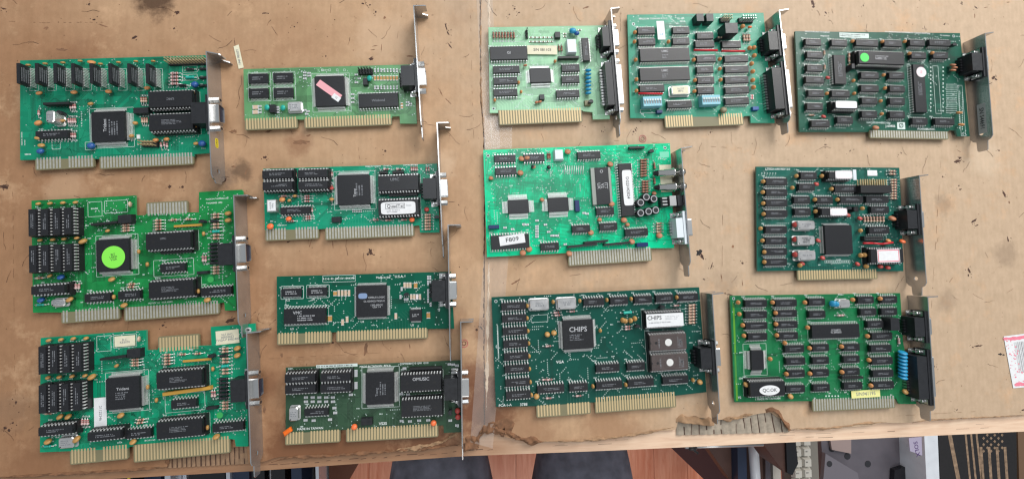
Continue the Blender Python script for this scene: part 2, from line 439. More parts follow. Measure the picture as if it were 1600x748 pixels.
def dshell(hw, hh, cut):
    """D outline in (y, z) with rounded corners"""
    P4 = [(-hw+cut, -hh), (hw-cut, -hh), (hw, hh), (-hw, hh)]
    out = []
    for i in range(4):
        p = Vector(P4[i]); a = (Vector(P4[i-1])-p).normalized(); c = (Vector(P4[(i+1) % 4])-p).normalized(); r = 1.6
        for t in range(5):
            t /= 4
            q = p + a*r*(1-t)**2 + c*r*t**2
            out.append((q.x, q.y))
    return out
def port_parts(par, bx, y, kind, shellmat='tin', bodymat='plastic', lead=14, posts=True):
    """a D-sub socket through the bracket at local x = bx, centred on local y"""
    hw = {'hd15': 8.4, 'de9': 8.4, 'db25': 19.5}[kind]; fl = {'hd15': 15.4, 'de9': 15.4, 'db25': 26.5}[kind]
    scr = {'hd15': 12.5, 'de9': 12.5, 'db25': 23.5}[kind]
    zc = ZP + 6.3
    name = 'parallel_port' if kind == 'db25' else 'video_port'
    b = MB(); b.box(bx-1.2-lead, y-hw-1.0, ZP+0.1, bx-3.2, y+hw+1.0, ZP+12.2, 0, 0.25)
    body = link(name, b.mesh(name, [M[bodymat]]), par)
    def sub(nm, bb, mats): return link(nm, bb.mesh(nm, mats), body)
    b = MB(); b.box(bx-3.1, y-fl, zc-6.1, bx-0.7, y+fl, zc+6.2, 0, 0.0); sub('flange', b, [M['plastic'] if bodymat == 'plastic' else M['whitepl']])
    b = MB()
    n = {'hd15': 5, 'de9': 5, 'db25': 13}[kind]
    for i in range(n):
        yy = y+(i-(n-1)/2)*2.76
        b.box(bx-1.2-lead-2.6, yy-0.9, ZP+3.2, bx-1.2-lead-0.02, yy+0.9, ZP+4.0); b.box(bx-1.2-lead-2.8, yy-0.9, ZP, bx-1.2-lead-2.1, yy+0.9, ZP+4.0)
    sub('pin_row', b, [M['tin'] if kind == 'db25' or bodymat != 'plastic' else M['plastic']])
    def out(y_, z_, x_): return (bx+x_, y+y_, zc+z_)
    D1 = dshell(hw, 4.1, 1.4); D2 = dshell(hw-0.6, 3.5, 1.35)
    b = MB(); b.prism([D1, D2[::-1]], 0.02, 6.2, f=out); b.box(bx+0.02, y-hw-1.6, zc-5.2, bx+0.5, y+hw+1.6, zc+5.2)
    sub('shell', b, [M[shellmat]])
    b = MB(); b.prism([D2], 0.6, 5.4, f=out)
    for r in range(3 if kind == 'hd15' else 2):
        for i in range(n):
            yy = (i-(n-1)/2)*2.3*(1.2 if kind == 'db25' else 1.0) + (0.6 if r % 2 else 0)
            zz = (r-1)*1.9 if kind == 'hd15' else (r-0.5)*2.8
            b.cyl((bx+5.41, y+yy, zc+zz), (bx+5.44, y+yy, zc+zz), 0.45, n=6, mi=1)
    sub('socket_face', b, [M['insert'] if shellmat != 'bluish' else M['blue'], M['ink']])
    for s in (-1, 1):
        b = MB()
        if posts:
            b.cyl((bx+0.5, y+s*scr, zc), (bx+5.6, y+s*scr, zc), 2.6, n=6, sm=False); b.cyl((bx+5.61, y+s*scr, zc), (bx+5.64, y+s*scr, zc), 1.3, n=10, mi=1)
        b.box(bx-3.0-0.4, y+s*scr-2.4, zc-4.0, bx-3.11, y+s*scr+2.4, zc+4.5)
        b.box(bx-9.5, y+s*scr-2.4, ZP+0.05, bx-3.3, y+s*scr+2.4, ZP+0.9)
        b.box(bx-7.8, y+s*scr-1.0, ZP+0.9, bx-3.3, y+s*scr+1.0, ZP+5.6, 0, 0.3)
        b.cyl((bx-6.5, y+s*scr, ZP+0.9), (bx-6.5, y+s*scr, ZP+2.4), 1.7, n=10)
        b.cyl((bx-6.0, y+s*scr, zc), (bx-3.2, y+s*scr, zc), 1.9, n=8)
        sub('screw_post', b, [M['tin'], M['ink']])
    return body

# ------------------------------------------------------------------ a card
class Card:
    def __init__(s, crop, scale, tl, tr, key, base, label, var=0.16, rough=0.3):
        s.x0, s.y0 = crop; s.s = scale
        a = s.W(*tl, ZP); b = s.W(*tr, ZP)
        s.ang = math.atan2(b.y-a.y, b.x-a.x)
        s.org = Vector((a.x, a.y, 0))
        s.ca, s.sa = math.cos(s.ang), math.sin(s.ang)
        s.root = root('expansion_card', (a.x, a.y, 0), s.ang)
        tag(s.root, label, 'circuit board', 'computer expansion cards laid out on the cardboard')
        s.mask, s.tr, s.td, s.ed = pcb_mats(key, base, var, rough)
        s.key = key; s.silk = MB(); s.pads = MB(); s.occ = []; s.rnd = random.Random(key)
        s.seed = 0
    def W(s, u, v, z=ZP): return P(s.x0+u/s.s, s.y0+v/s.s, z)
    def L(s, u, v, z=ZP):
        d = s.W(u, v, z) - s.org
        return (d.x*s.ca+d.y*s.sa, -d.x*s.sa+d.y*s.ca)
    def size(s, u0, v0, u1, v1, z):
        vc, uc = (v0+v1)/2, (u0+u1)/2
        a = s.W(u0, vc, z); b = s.W(u1, vc, z); c = s.W(uc, v0, z); d = s.W(uc, v1, z)
        return (b-a).length, (d-c).length
    def board(s, pts, tongues, contact='gold', holes=(), text=None):
        loop = [s.L(u, v, ZP) for u, v in pts]
        s.poly = loop
        b = MB(); b.prism([loop], ZB, ZP, 0, 1)
        s.pcb = link('circuit_board', b.mesh('circuit_board', [s.mask, s.ed]), s.root)
        s.fan = []
        for tg in tongues:
            (u0, v0, u1, v1), n = tg[:4], tg[4]         # upper left and lower right of the tongue
            gaps = tg[5] if len(tg) > 5 else ()
            x0, y0 = s.L(u0, v0); x1, y1 = s.L(u1, v1)
            b = MB(); yt = y0 - 0.02
            c = 1.0
            b.prism([[(x0, yt), (x0, y1+c), (x0+c, y1), (x1-c, y1), (x1, y1+c), (x1, yt)]], ZB+0.02, ZP-0.02, 0)
            e = link('edge_connector', b.mesh('edge_connector', [M['bare']]), s.root)
            b = MB(); p = (x1-x0-1.2)/n
            for k in range(n):
                if any(g0 <= k < g1 for g0, g1 in gaps): continue
                x = x0+0.6+p*(k+0.5)
                b.box(x-p*0.28, y1+0.9, ZP-0.01, x+p*0.28, yt-0.3, ZP+0.05)
                s.fan.append((x, yt))
            link('gold_contact' if contact == 'gold' else 'tin_contact', b.mesh('contact', [M[contact]]), e, kind='stuff')
        for u, v, r in holes:
            x, y = s.L(u, v); b = MB(); b.cyl((x, y, ZP+0.03), (x, y, ZP+0.08), r, n=16, sm=False); b.cyl((x, y, ZP+0.09), (x, y, ZP+0.1), r*0.6, n=16, mi=1, sm=False)
            link('mounting_hole', b.mesh('mounting_hole', [M['via'], M['ink']]), s.pcb)
    def inside(s, x, y, m=0.8):
        xs = [p[0] for p in s.poly]; ys = [p[1] for p in s.poly]
        if not (min(xs)+m < x < max(xs)-m and min(ys)+m < y < max(ys)-m): return False
        c = False; n = len(s.poly)
        for q in (0, m):
            pass
        j = n-1
        for i in range(n):
            xi, yi = s.poly[i]; xj, yj = s.poly[j]
            if (yi > y) != (yj > y) and x < (xj-xi)*(y-yi)/(yj-yi)+xi: c = not c
            j = i
        if not c: return False
        for i in range(n):      # keep off the edges
            a = Vector(s.poly[i-1]); b = Vector(s.poly[i]); d = b-a; L = d.length
            if L < 1e-6: continue
            t = max(0, min(1, (Vector((x, y))-a).dot(d)/L/L))
            if ((a+d*t)-Vector((x, y))).length < m: return False
        return True
    def traces(s, nb=60, dark=0.35, vias=120, width=0.42, pitch=1.0):
        r = s.rnd; lt = MB(); dk = MB(); vi = MB()
        xs = [p[0] for p in s.poly]; ys = [p[1] for p in s.poly]
        X0, X1, Y0, Y1 = min(xs), max(xs), min(ys), max(ys)
        D = [(1, 0), (.7071, .7071), (0, 1), (-.7071, .7071), (-1, 0), (-.7071, -.7071), (0, -1), (.7071, -.7071)]
        def run(x, y, d, steps, k, b, z, w):
            pts = [(x, y)]
            for L in steps:
                dx, dy = D[d % 8]; nx, ny = pts[-1][0]+dx*L, pts[-1][1]+dy*L
                if not s.inside(nx, ny): break
                pts.append((nx, ny)); d += r.choice((-1, 1)) if len(pts) % 2 else 0
            return pts
        for q in range(int(nb*1.7)):
            x, y = r.uniform(X0, X1), r.uniform(Y0, Y1); d = r.choice((0, 0, 2, 2, 2, 4, 1, 3)); k = r.choice((1, 2, 3, 4, 5, 6, 8, 10))
            isd = r.random() < dark; b = dk if isd else lt
            z = ZP+0.02+(0.02 if isd else 0)+0.00008*q
            if not s.inside(x, y): continue
            path = [(x, y)]; dd = d
            for i in range(r.randint(2, 5)):
                L = r.uniform(4, 30) if i % 2 == 0 else r.uniform(1.5, 8)
                nx, ny = path[-1][0]+D[dd % 8][0]*L, path[-1][1]+D[dd % 8][1]*L
                path.append((nx, ny)); dd += r.choice((-1, 1))
            ox, oy = (D[(d+2) % 8][0], D[(d+2) % 8][1])
            for j in range(k):
                off = j*pitch; last = None; cur = []
                for i, (a, c) in enumerate(path):
                    # mitred parallel offset
                    if i == 0: nn = Vector(path[1])-Vector(path[0])
                    elif i == len(path)-1: nn = Vector(path[i])-Vector(path[i-1])
                    else: nn = (Vector(path[i])-Vector(path[i-1])).normalized()+(Vector(path[i+1])-Vector(path[i])).normalized()
                    nn.normalize(); kx = 1.0 if i in (0, len(path)-1) else 1.082
                    px, py = a-nn.y*off*kx, c+nn.x*off*kx
                    if not s.inside(px, py): break
                    cur.append((px, py))
                for a, c in zip(cur, cur[1:]): b.strip(a, c, width, z)
                if len(cur) > 1 and j % 3 == 0:
                    vi.dot(cur[-1][0], cur[-1][1], 0.42, ZP+0.07)
        for i, (x, y) in enumerate(s.fan):
            h = 3 + (i % 11)*0.9; dd = r.choice((-1, 1)) if i % 11 == 0 else (dd if i else 1)
            p2 = (x, y+h); p3 = (x+dd*5, y+h+5)
            if s.inside(*p2) and s.inside(x, y+1):
                lt.strip((x, y+0.3), p2, 0.5, ZP+0.025)
                if s.inside(*p3): lt.strip(p2, p3, 0.5, ZP+0.026)
        for q in range(vias):
            x, y = r.uniform(X0, X1), r.uniform(Y0, Y1)
            if s.inside(x, y, 1.2):
                if r.random() < 0.35:
                    dx, dy = r.choice(((1.9, 0), (0, 1.9), (1.4, 1.4), (1.4, -1.4)))
                    for k in range(r.randint(2, 6)):
                        if s.inside(x+dx*k, y+dy*k, 1.0): vi.dot(x+dx*k, y+dy*k, 0.52, ZP+0.075)
                else: vi.dot(x, y, 0.52, ZP+0.075)
        link('copper_trace', lt.mesh('copper_trace', [s.tr]), s.pcb, kind='stuff')
        link('trace_gap', dk.mesh('trace_gap', [s.td]), s.pcb, kind='stuff')
        link('via', vi.mesh('via', [M['via']]), s.pcb, kind='stuff')
    def outline(s, x0, y0, x1, y1, w=0.22):
        z = ZP+0.09
        for a, b in (((x0, y0), (x1, y0)), ((x1, y0), (x1, y1)), ((x1, y1), (x0, y1)), ((x0, y1), (x0, y0))): s.silk.strip(a, b, w, z)
    def box_print(s, u0, v0, u1, v1):
        a = s.L(u0, v0); b = s.L(u1, v1); s.outline(min(a[0], b[0]), min(a[1], b[1]), max(a[0], b[0]), max(a[1], b[1]), 0.3)
    def scrib(s, x, y, w, h=1.1):
        r = s.rnd; X = x
        while X < x+w:
            k = r.uniform(0.3, 0.7)
            s.silk.quad((X, y, ZP+0.092), (X+k, y, ZP+0.092), (X+k, y+h*r.uniform(.6, 1), ZP+0.092), (X, y+h, ZP+0.092)); X += k+r.uniform(0.25, 0.5)
    def scribble(s, u, v, w, h=1.2):
        x, y = s.L(u, v); s.scrib(x, y, w, h)
    def fine_silk(s, n=30):
        """reference designators scattered over the board"""
        xs = [p[0] for p in s.poly]; ys = [p[1] for p in s.poly]
        for q in range(n//2):
            x, y = s.rnd.uniform(min(xs), max(xs)), s.rnd.uniform(min(ys), max(ys))
            if s.inside(x, y, 3): s.scrib(x, y, s.rnd.uniform(1.2, 3.0), 1.1)
    def finish(s):
        link('silkscreen_print', s.silk.mesh('silkscreen_print', [M['silk']]), s.pcb, kind='stuff')
    # ---- parts
    def print_on(s, o, txt, h, z, rot=0, dx=0, dy=0, m='lgrey', sx=1.0):
        link('lettering', text_mesh(txt, h, M[m], sx), o, (dx, dy, z), math.radians(rot))
    def dip(s, u, v, n, w=7.0, rot=0, sock=0, m='chip', txt=None, th=1.6, trot=0, pr='grey', lines=2, flip=0, tdx=0, tdy=0):
        top = ZP + 4.1 + (4.6 if sock else 0)
        x, y = s.L(u, v, top); z = ZP; R = math.radians(rot*90 + (180 if flip else 0))
        if sock:
            link('socket', socket_mesh(n, w), s.root, (x, y, ZP), R); z += 4.6
        c = link('chip', dip_body_mesh(n, w, M[m]), s.root, (x, y, z), R)
        link('pin_row', dip_pins_mesh(n, w), c, kind='stuff')
        L = n/2*2.54
        if txt: s.print_on(c, txt, th, 4.16, trot, m=pr, dx=tdx, dy=tdy)
        elif lines:
            s.seed += 1
            link('lettering', smudge_print((s.seed + n) % 5, min(L*0.55, 16), 1.3*lines if w < 9 else 4.6, lines if w < 9 else 4, M[pr]), c, (0.6, 0, 4.16), math.pi if s.rnd.random() < 0.15 else 0)
        hw, hh = (L/2+0.7, w/2+1.8) if rot % 2 == 0 else (w/2+1.8, L/2+0.7)
        if w > 9: s.outline(x-hw, y-hh, x+hw, y+hh)
        s.scrib(x-hw, y+hh+0.5, 3.0)
        for k in range(n//2):
            t = -L/2+1.27+k*2.54
            for q in (-1, 1):
                d = q*(w/2+1.25)
                px, py = (x+t, y+d) if rot % 2 == 0 else (x+d, y+t)
                s.silk.dot(px, py+q*.5 if rot % 2 == 0 else py, 0.42, ZP+0.085, n=6)
        return c
    def qfp(s, u0, v0, u1, v1, n=40, ext=2.4, lift=0.9, sock=0, txt=None, th=2.0, trot=0, pr='lgrey', outline=True, tdx=0, tdy=0, m='chip', ny=None, dots=False):
        th_ = 3.2; zt = ZP+lift+th_
        x, y = s.L((u0+u1)/2, (v0+v1)/2, zt); w, h = s.size(u0, v0, u1, v1, zt)
        b = MB(); rr = []
        for z, i in ((lift, 0.3), (lift+1.2, 0.0), (lift+1.5, 0.0), (lift+th_, 0.35)):
            X, Y, c = w/2-i, h/2-i, 0.8
            rr.append([(-X+c, -Y, z), (X-c, -Y, z), (X, -Y+c, z), (X, Y-c, z), (X-c, Y, z), (-X+c, Y, z), (-X, Y-c, z), (-X, -Y+c, z)])
        b.rings(rr)
        b.dot(-w/2+2.2, -h/2+2.2, 0.7, lift+th_+0.02, 1, 12)
        if dots:
            for a, c in ((-1, 1), (1, 1), (1, -1)): b.dot(a*(w/2-2.4), c*(h/2-2.4), 0.9, lift+th_+0.02, 1, 12)
        c = link('chip', b.mesh('chip', [M[m], M['socket']]), s.root, (x, y, ZP))
        link('pin_row', gull_mesh(w, h, n, n if ny is None else ny, ext, lift), c, kind='stuff')
        if txt: s.print_on(c, txt, th, lift+th_+0.03, trot, tdx, tdy, m=pr)
        if outline: s.outline(x-w/2-ext-0.6, y-h/2-ext-0.6, x+w/2+ext+0.6, y+h/2+ext+0.6, 0.3)
        s.zq = zt
        return c
    def lines_on(s, o, w, h, n, z, dx=0, dy=0, rot=0, m='grey', seed=3):
        link('lettering', smudge_print(seed, w, h, n, M[m]), o, (dx, dy, z), math.radians(rot))
    def part(s, name, me, u, v, z=None, rot=0, zref=2.0):
        x, y = s.L(u, v, ZP+zref)
        return link(name, me, s.root, (x, y, ZP if z is None else z), math.radians(rot))
    def res(s, pts, rot=0, kind='beige', L=5.2, r=1.05):
        for u, v in pts:
            s.part('resistor' if kind not in ('teal', 'plastic') else ('inductor' if kind == 'teal' else 'diode'), res_mesh(kind, L, r), u, v, rot=rot*90+s.rnd.uniform(-3, 3), zref=1.6)
            x, y = s.L(u, v, ZP+1.6)
            for q in (-1, 1):
                d = q*(L/2+2.1); s.silk.dot(x+(0 if rot else d), y+(d if rot else 0), 0.75, ZP+0.086)
            if L > 4.8: s.scrib(x-L/2, y+r+0.4, 1.6, 0.8)
    def disc(s, pts, kind='orange', r=1.9, t=1.0, tilt=0.4, rot=None):
        if kind in ('ochre', 'orange'): r *= .88
        for u, v in pts:
            s.part('capacitor', disc_mesh(kind, r, t, tilt), u, v, rot=s.rnd.uniform(-25, 25) if rot is None else rot, zref=2.5)
    def can(s, u0, v0, u1, v1, h=5.2, m='can', lines=3):
        x, y = s.L((u0+u1)/2, (v0+v1)/2, ZP+h); w, l = s.size(u0, v0, u1, v1, ZP+h)
        o = link('oscillator', can_mesh(w, l, h, m), s.root, (x, y, ZP))
        if lines: s.lines_on(o, w*0.6, min(4.5, l*0.55), lines, h+0.04, m='grey', seed=int(u0))
        return o
    def blk(s, u0, v0, u1, v1, h=4, m='plastic', name='component', top=0.3):
        x, y = s.L((u0+u1)/2, (v0+v1)/2, ZP+h); w, l = s.size(u0, v0, u1, v1, ZP+h)
        b = MB(); b.box(-w/2, -l/2, 0.1, w/2, l/2, h, 0, top)
        return link(name, b.mesh(name, [M[m]]), s.root, (x, y, ZP))
    def sip(s, u0, u1, v, m='socket', h=5, rot=0, t=2.2):
        x, y = s.L((u0+u1)/2, v, ZP+h); w, _ = s.size(u0, v-2, u1, v+2, ZP+h)
        link('resistor_network', sip_mesh(max(3, round(w/2.54)), m, h, t), s.root, (x, y, ZP), math.radians(rot))
    def header(s, u, v, nx, ny=1, rot=0, **k):
        return s.part('pin_header', header_mesh(nx, ny, **k), u, v, rot=rot, zref=5)
    def smd(s, pts, m='lgrey', rot=0, w=2.6, l=1.4):
        for u, v in pts: s.part('surface_mount_part', smd_mesh(m, w, l), u, v, rot=rot*90, zref=0.5)
    def tran(s, pts, rot=0):
        for u, v in pts: s.part('transistor', transistor_mesh(), u, v, rot=rot, zref=5)
    def sticker(s, u0, v0, u1, v1, z, m='paper', txt=None, th=2, rot=0, trot=0, pr='ink', sx=1.0, rounded=0, dx=0, dy=0, border=None, lab=None):
        x, y = s.L((u0+u1)/2, (v0+v1)/2, z); w, h = s.size(u0, v0, u1, v1, z)
        b = MB()
        if rounded: loop = [(w/2*math.copysign(abs(math.cos(a))**(2/rounded), math.cos(a)), h/2*math.copysign(abs(math.sin(a))**(2/rounded), math.sin(a))) for a in [2*math.pi*k/32 for k in range(32)]]
        else: loop = [(-w/2, -h/2), (w/2, -h/2), (w/2, h/2), (-w/2, h/2)]
        b.prism([loop], 0, 0.08)
        if border:
            for a, c in zip(loop, loop[1:]+loop[:1]): b.strip((a[0]*.92, a[1]*.84), (c[0]*.92, c[1]*.84), 0.8, 0.09, 1)
        o = link('sticker', b.mesh('sticker', [M[m], M[border or 'ink']]), s.root, (x, y, z+0.05), math.radians(rot), label=lab)
        if txt: s.print_on(o, txt, th, 0.1, trot, dx, dy, m=pr, sx=sx)
        return o
    def text(s, u, v, txt, h=1.5, rot=0, m='white', sx=1.0, align='CENTER'):
        x, y = s.L(u, v); link('lettering', text_mesh(txt, h, M[m], sx, align), s.pcb, (x, y, ZP+0.1), math.radians(rot))
    def wire(s, pts, m='tin', r=0.3, name='wire'):
        """pts = (u, v, height)"""
        b = MB(); q = [(*s.L(u, v, ZP+h), ZP+h) for u, v, h in pts]
        for a, c in zip(q, q[1:]): b.cyl(a, c, r, n=8)
        link(name, b.mesh(name, [M[m]]), s.root)
    def bracket(s, u, v, ports=(), length=119.5, hole=True, tabbend=0, lean=0.0, cutout=True, tab=11.0):
        """u, v = where the raised edge meets the folded tab"""
        x, y = s.L(u, v, 18.4); s.bx = x
        y1 = y - length
        zc = 9.6
        out = [(y, 0.05), (y-105, 0.05), (y-108, 2.2), (y-109.5, zc-4.6), (y1+1.2, zc-4.2), (y1, zc-3.2), (y1, zc+2.8), (y1+1.2, zc+4.2), (y-109.5, zc+4.6), (y-108, 16.6), (y-105, 18.4), (y, 18.4)]
        loops = [out]
        if hole: loops.append([(y-101+1.9*math.cos(a), zc+1.9*math.sin(a)) for a in [-2*math.pi*k/14 for k in range(14)]])
        b = MB(); b.prism(loops, x-0.45, x+0.45, f=lambda a, c, d: (d, a, c))
        br = link('bracket', b.mesh('bracket', [M['steel']]), s.root)
        # folded tab with its screw notch
        t = [(x-0.45, 0.05), (x+tab, 0.05), (x+tab, 4.2), (x+tab-2.2, 5.0), (x+tab-4.5, 6.2), (x+tab-4.8, 8.2), (x+tab-3.6, 9.6), (x+tab, 10.2), (x+tab, 17.4), (x+tab-1, 18.4), (x-0.45, 18.4)]
        b = MB(); b.prism([t], 0, 0.9, f=lambda a, c, d: (a, y+d+(a-x)*math.tan(math.radians(tabbend)), c))
        link('screw_tab', b.mesh('screw_tab', [M['steel']]), br)
        # the two lugs that hold the board
        s.y_top = y
        for (pu, pv, kind, *opt) in ports:
            kw = opt[0] if opt else {}
            px, py = s.L(pu, pv, ZP+6.3)
            port_parts(s.root, x, py, kind, **kw)
        return br
# ================================================================== table, cardboard, floor
def flat(pts, z): return [tuple(P(x, y, z)[:2]) for x, y in pts]

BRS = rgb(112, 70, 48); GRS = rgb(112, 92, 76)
SPOTS = [(748, 640, 60, BRS, .95), (738, 590, 34, BRS, .75), (756, 520, 26, BRS, .5), (770, 660, 30, rgb(90, 58, 40), .7), (236, -4, 34, rgb(66, 44, 30), .85), (1478, 470, 22, GRS, .35), (1476, 320, 20, GRS, .35), (1572, 395, 26, GRS, .35), (470, 222, 24, rgb(125, 82, 56), .5), (350, 275, 26, GRS, .7), (377, 268, 18, rgb(70, 52, 40), .6), (20, 640, 30, GRS, .3), (415, 600, 26, BRS, .45), (820, 655, 60, rgb(140, 98, 68), .45), (960, 675, 60, rgb(140, 98, 68), .4), (470, 712, 75, rgb(118, 78, 52), .9), (570, 706, 75, rgb(118, 78, 52), .9), (660, 700, 60, rgb(105, 68, 46), .9), (60, 745, 60, rgb(125, 84, 56), .5), (200, 735, 60, rgb(125, 84, 56), .5), (720, 20, 30, BRS, .15), (120, 100, 40, BRS, .25), (700, 500, 30, BRS, .3), (1200, 30, 26, GRS, .2), (1130, 440, 26, GRS, .25), (100, 290, 40, rgb(206, 172, 140), .4), (600, 60, 50, rgb(206, 176, 146), .4), (1050, 218, 24, rgb(206, 182, 156), .4), (690, 260, 26, rgb(206, 180, 152), .4), (1540, 250, 40, rgb(212, 192, 168), .3)]  # the very dark spot on the top left rim paints in a cast shadow
def card_mat(name, warm, dk, pale):
    m = bpy.data.materials.new(name); m.use_nodes = True; nt = m.node_tree; b = nt.nodes['Principled BSDF']
    N, K = nt.nodes.new, nt.links.new
    b.inputs['Roughness'].default_value = 0.62; b.inputs['Specular IOR Level'].default_value = 0.3
    g = N('ShaderNodeNewGeometry')
    def noise(sc, det, ro=0.55, stretch=None):
        n = N('ShaderNodeTexNoise'); n.inputs['Scale'].default_value = sc; n.inputs['Detail'].default_value = det; n.inputs['Roughness'].default_value = ro
        if stretch:
            mp = N('ShaderNodeMapping'); mp.inputs['Scale'].default_value = stretch; K(g.outputs['Position'], mp.inputs['Vector']); K(mp.outputs[0], n.inputs['Vector'])
        else: K(g.outputs['Position'], n.inputs['Vector'])
        return n.outputs['Fac']
    def ramp(src, stops):
        r = N('ShaderNodeValToRGB'); e = r.color_ramp.elements
        e[0].position, e[0].color = stops[0]; e[1].position, e[1].color = stops[1]
        for p, c in stops[2:]: x = e.new(p); x.color = c
        K(src, r.inputs[0]); return r.outputs[0]
    def mix(a, c, f, mode='MIX'):
        x = N('ShaderNodeMix'); x.data_type = 'RGBA'; x.blend_type = mode
        for s, v in (('A', a), ('B', c)):
            if isinstance(v, tuple): x.inputs[s].default_value = v
            else: K(v, x.inputs[s])
        if isinstance(f, float): x.inputs['Factor'].default_value = f
        else: K(f, x.inputs['Factor'])
        return x.outputs['Result']
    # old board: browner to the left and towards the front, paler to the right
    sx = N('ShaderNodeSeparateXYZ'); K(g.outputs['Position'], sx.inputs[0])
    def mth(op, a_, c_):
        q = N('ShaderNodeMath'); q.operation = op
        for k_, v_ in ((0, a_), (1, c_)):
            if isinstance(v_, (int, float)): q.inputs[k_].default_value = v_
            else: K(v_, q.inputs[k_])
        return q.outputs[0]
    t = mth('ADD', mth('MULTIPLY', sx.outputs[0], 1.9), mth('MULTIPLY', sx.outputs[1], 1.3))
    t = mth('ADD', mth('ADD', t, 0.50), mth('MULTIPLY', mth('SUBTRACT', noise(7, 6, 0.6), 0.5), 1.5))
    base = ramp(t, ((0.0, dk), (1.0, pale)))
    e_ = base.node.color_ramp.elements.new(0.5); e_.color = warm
    light = tuple(min(1, c*1.22) for c in warm[:3]) + (1,)
    base = mix(base, light, ramp(noise(26, 7, 0.7), ((0.54, (0, 0, 0, 1)), (0.70, (.75, .75, .75, 1)))))
    fib = noise(120, 6, 0.7, (1, 0.7, 1))
    base = mix(base, (0.5, 0.5, 0.5, 1), 0.0)
    base = mix(base, ramp(fib, ((0.25, (.86, .85, .82, 1)), (0.75, (1.09, 1.09, 1.09, 1)))), 1.0, 'MULTIPLY')
    flute = N('ShaderNodeTexWave'); flute.inputs['Scale'].default_value = 62; flute.inputs['Distortion'].default_value = 1.2; flute.inputs['Detail'].default_value = 2; flute.inputs['Detail Scale'].default_value = .3
    K(g.outputs['Position'], flute.inputs['Vector'])
    base = mix(base, ramp(flute.outputs['Fac'], ((0.0, (.982, .98, .978, 1)), (1.0, (1.01, 1.01, 1.01, 1)))), 1.0, 'MULTIPLY')
    # brown blots and fine specks
    base = mix(base, (dk[0]*.42, dk[1]*.36, dk[2]*.32, 1), ramp(noise(38, 8, 0.75), ((0.64, (0, 0, 0, 1)), (0.76, (.6, .6, .6, 1)))))
    base = mix(base, (dk[0]*.18, dk[1]*.15, dk[2]*.14, 1), ramp(noise(330, 3, 0.6), ((0.74, (0, 0, 0, 1)), (0.80, (.85, .85, .85, 1)))))
    # long dry scratches
    base = mix(base, (dk[0]*.30, dk[1]*.25, dk[2]*.22, 1), ramp(noise(60, 6, 0.8, (.25, 1.3, 1)), ((0.69, (0, 0, 0, 1)), (0.75, (.6, .6, .6, 1)))))
    K(base, b.inputs['Base Color'])
    # soft edged stains soaked into the board, plus a shadow painted at top left
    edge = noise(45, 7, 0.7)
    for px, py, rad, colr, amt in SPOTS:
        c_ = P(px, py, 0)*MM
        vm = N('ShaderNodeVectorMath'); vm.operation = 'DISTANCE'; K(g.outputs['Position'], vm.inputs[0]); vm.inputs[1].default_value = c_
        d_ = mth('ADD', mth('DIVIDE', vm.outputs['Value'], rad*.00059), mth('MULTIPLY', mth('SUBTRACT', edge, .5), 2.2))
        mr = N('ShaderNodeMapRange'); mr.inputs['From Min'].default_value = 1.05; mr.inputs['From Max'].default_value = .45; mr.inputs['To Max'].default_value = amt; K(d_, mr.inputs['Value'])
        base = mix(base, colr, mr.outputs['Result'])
    K(base, b.inputs['Base Color'])
    bp = N('ShaderNodeBump'); bp.inputs['Strength'].default_value = .35; bp.inputs['Distance'].default_value = .0004
    ad = N('ShaderNodeMath'); ad.operation = 'ADD'; K(fib, ad.inputs[0]); K(noise(30, 6, .6), ad.inputs[1])
    K(ad.outputs[0], bp.inputs['Height']); K(bp.outputs[0], b.inputs['Normal'])
    return m
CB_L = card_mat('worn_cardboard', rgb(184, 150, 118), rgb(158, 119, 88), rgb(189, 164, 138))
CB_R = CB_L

def wood_mat(name, a, c, scale=(1, 12, 1), sc=9, rough=.6):
    m = bpy.data.materials.new(name); m.use_nodes = True; nt = m.node_tree; b = nt.nodes['Principled BSDF']; N, K = nt.nodes.new, nt.links.new
    b.inputs['Roughness'].default_value = rough
    g = N('ShaderNodeNewGeometry'); mp = N('ShaderNodeMapping'); mp.inputs['Scale'].default_value = scale; K(g.outputs['Position'], mp.inputs['Vector'])
    n = N('ShaderNodeTexNoise'); n.inputs['Scale'].default_value = sc; n.inputs['Detail'].default_value = 8; n.inputs['Roughness'].default_value = .65; n.inputs['Distortion'].default_value = .6; K(mp.outputs[0], n.inputs['Vector'])
    r = N('ShaderNodeValToRGB'); e = r.color_ramp.elements; e[0].position = .3; e[0].color = a; e[1].position = .7; e[1].color = c; K(n.outputs['Fac'], r.inputs[0]); K(r.outputs[0], b.inputs['Base Color'])
    bp = N('ShaderNodeBump'); bp.inputs['Strength'].default_value = .25; bp.inputs['Distance'].default_value = .0005; K(n.outputs['Fac'], bp.inputs['Height']); K(bp.outputs[0], b.inputs['Normal'])
    return m
PINE = wood_mat('raw_pine', rgb(212, 176, 148), rgb(236, 208, 180), (3, 40, 3), 6)
PINE_D = wood_mat('stained_pine', rgb(104, 70, 48), rgb(164, 122, 90), (3, 40, 3), 6)
LAM = wood_mat('red_brown_laminate', rgb(216, 118, 80), rgb(248, 172, 138), (14, 1.2, 1), 6, .35)
FLUTE = mat('grey_brown_fluting', rgb(158, 146, 130), .8, noise=.18, nscale=300)
FLUTE_B = mat('brown_fluting', rgb(146, 116, 90), .8, noise=.18, nscale=300)
TORN = mat('torn_brown_paper', rgb(122, 86, 60), .85, noise=.35, nscale=160, bump=.4)
TORN_L = mat('torn_pale_paper', rgb(156, 124, 94), .85, noise=.3, nscale=200, bump=.4)
TORN_P = mat('frayed_pale_paper', rgb(206, 186, 164), .85, noise=.12, nscale=200, bump=.3)
STAIN = mat('dark_brown_stain', rgb(70, 44, 32), .7, noise=.4, nscale=200)
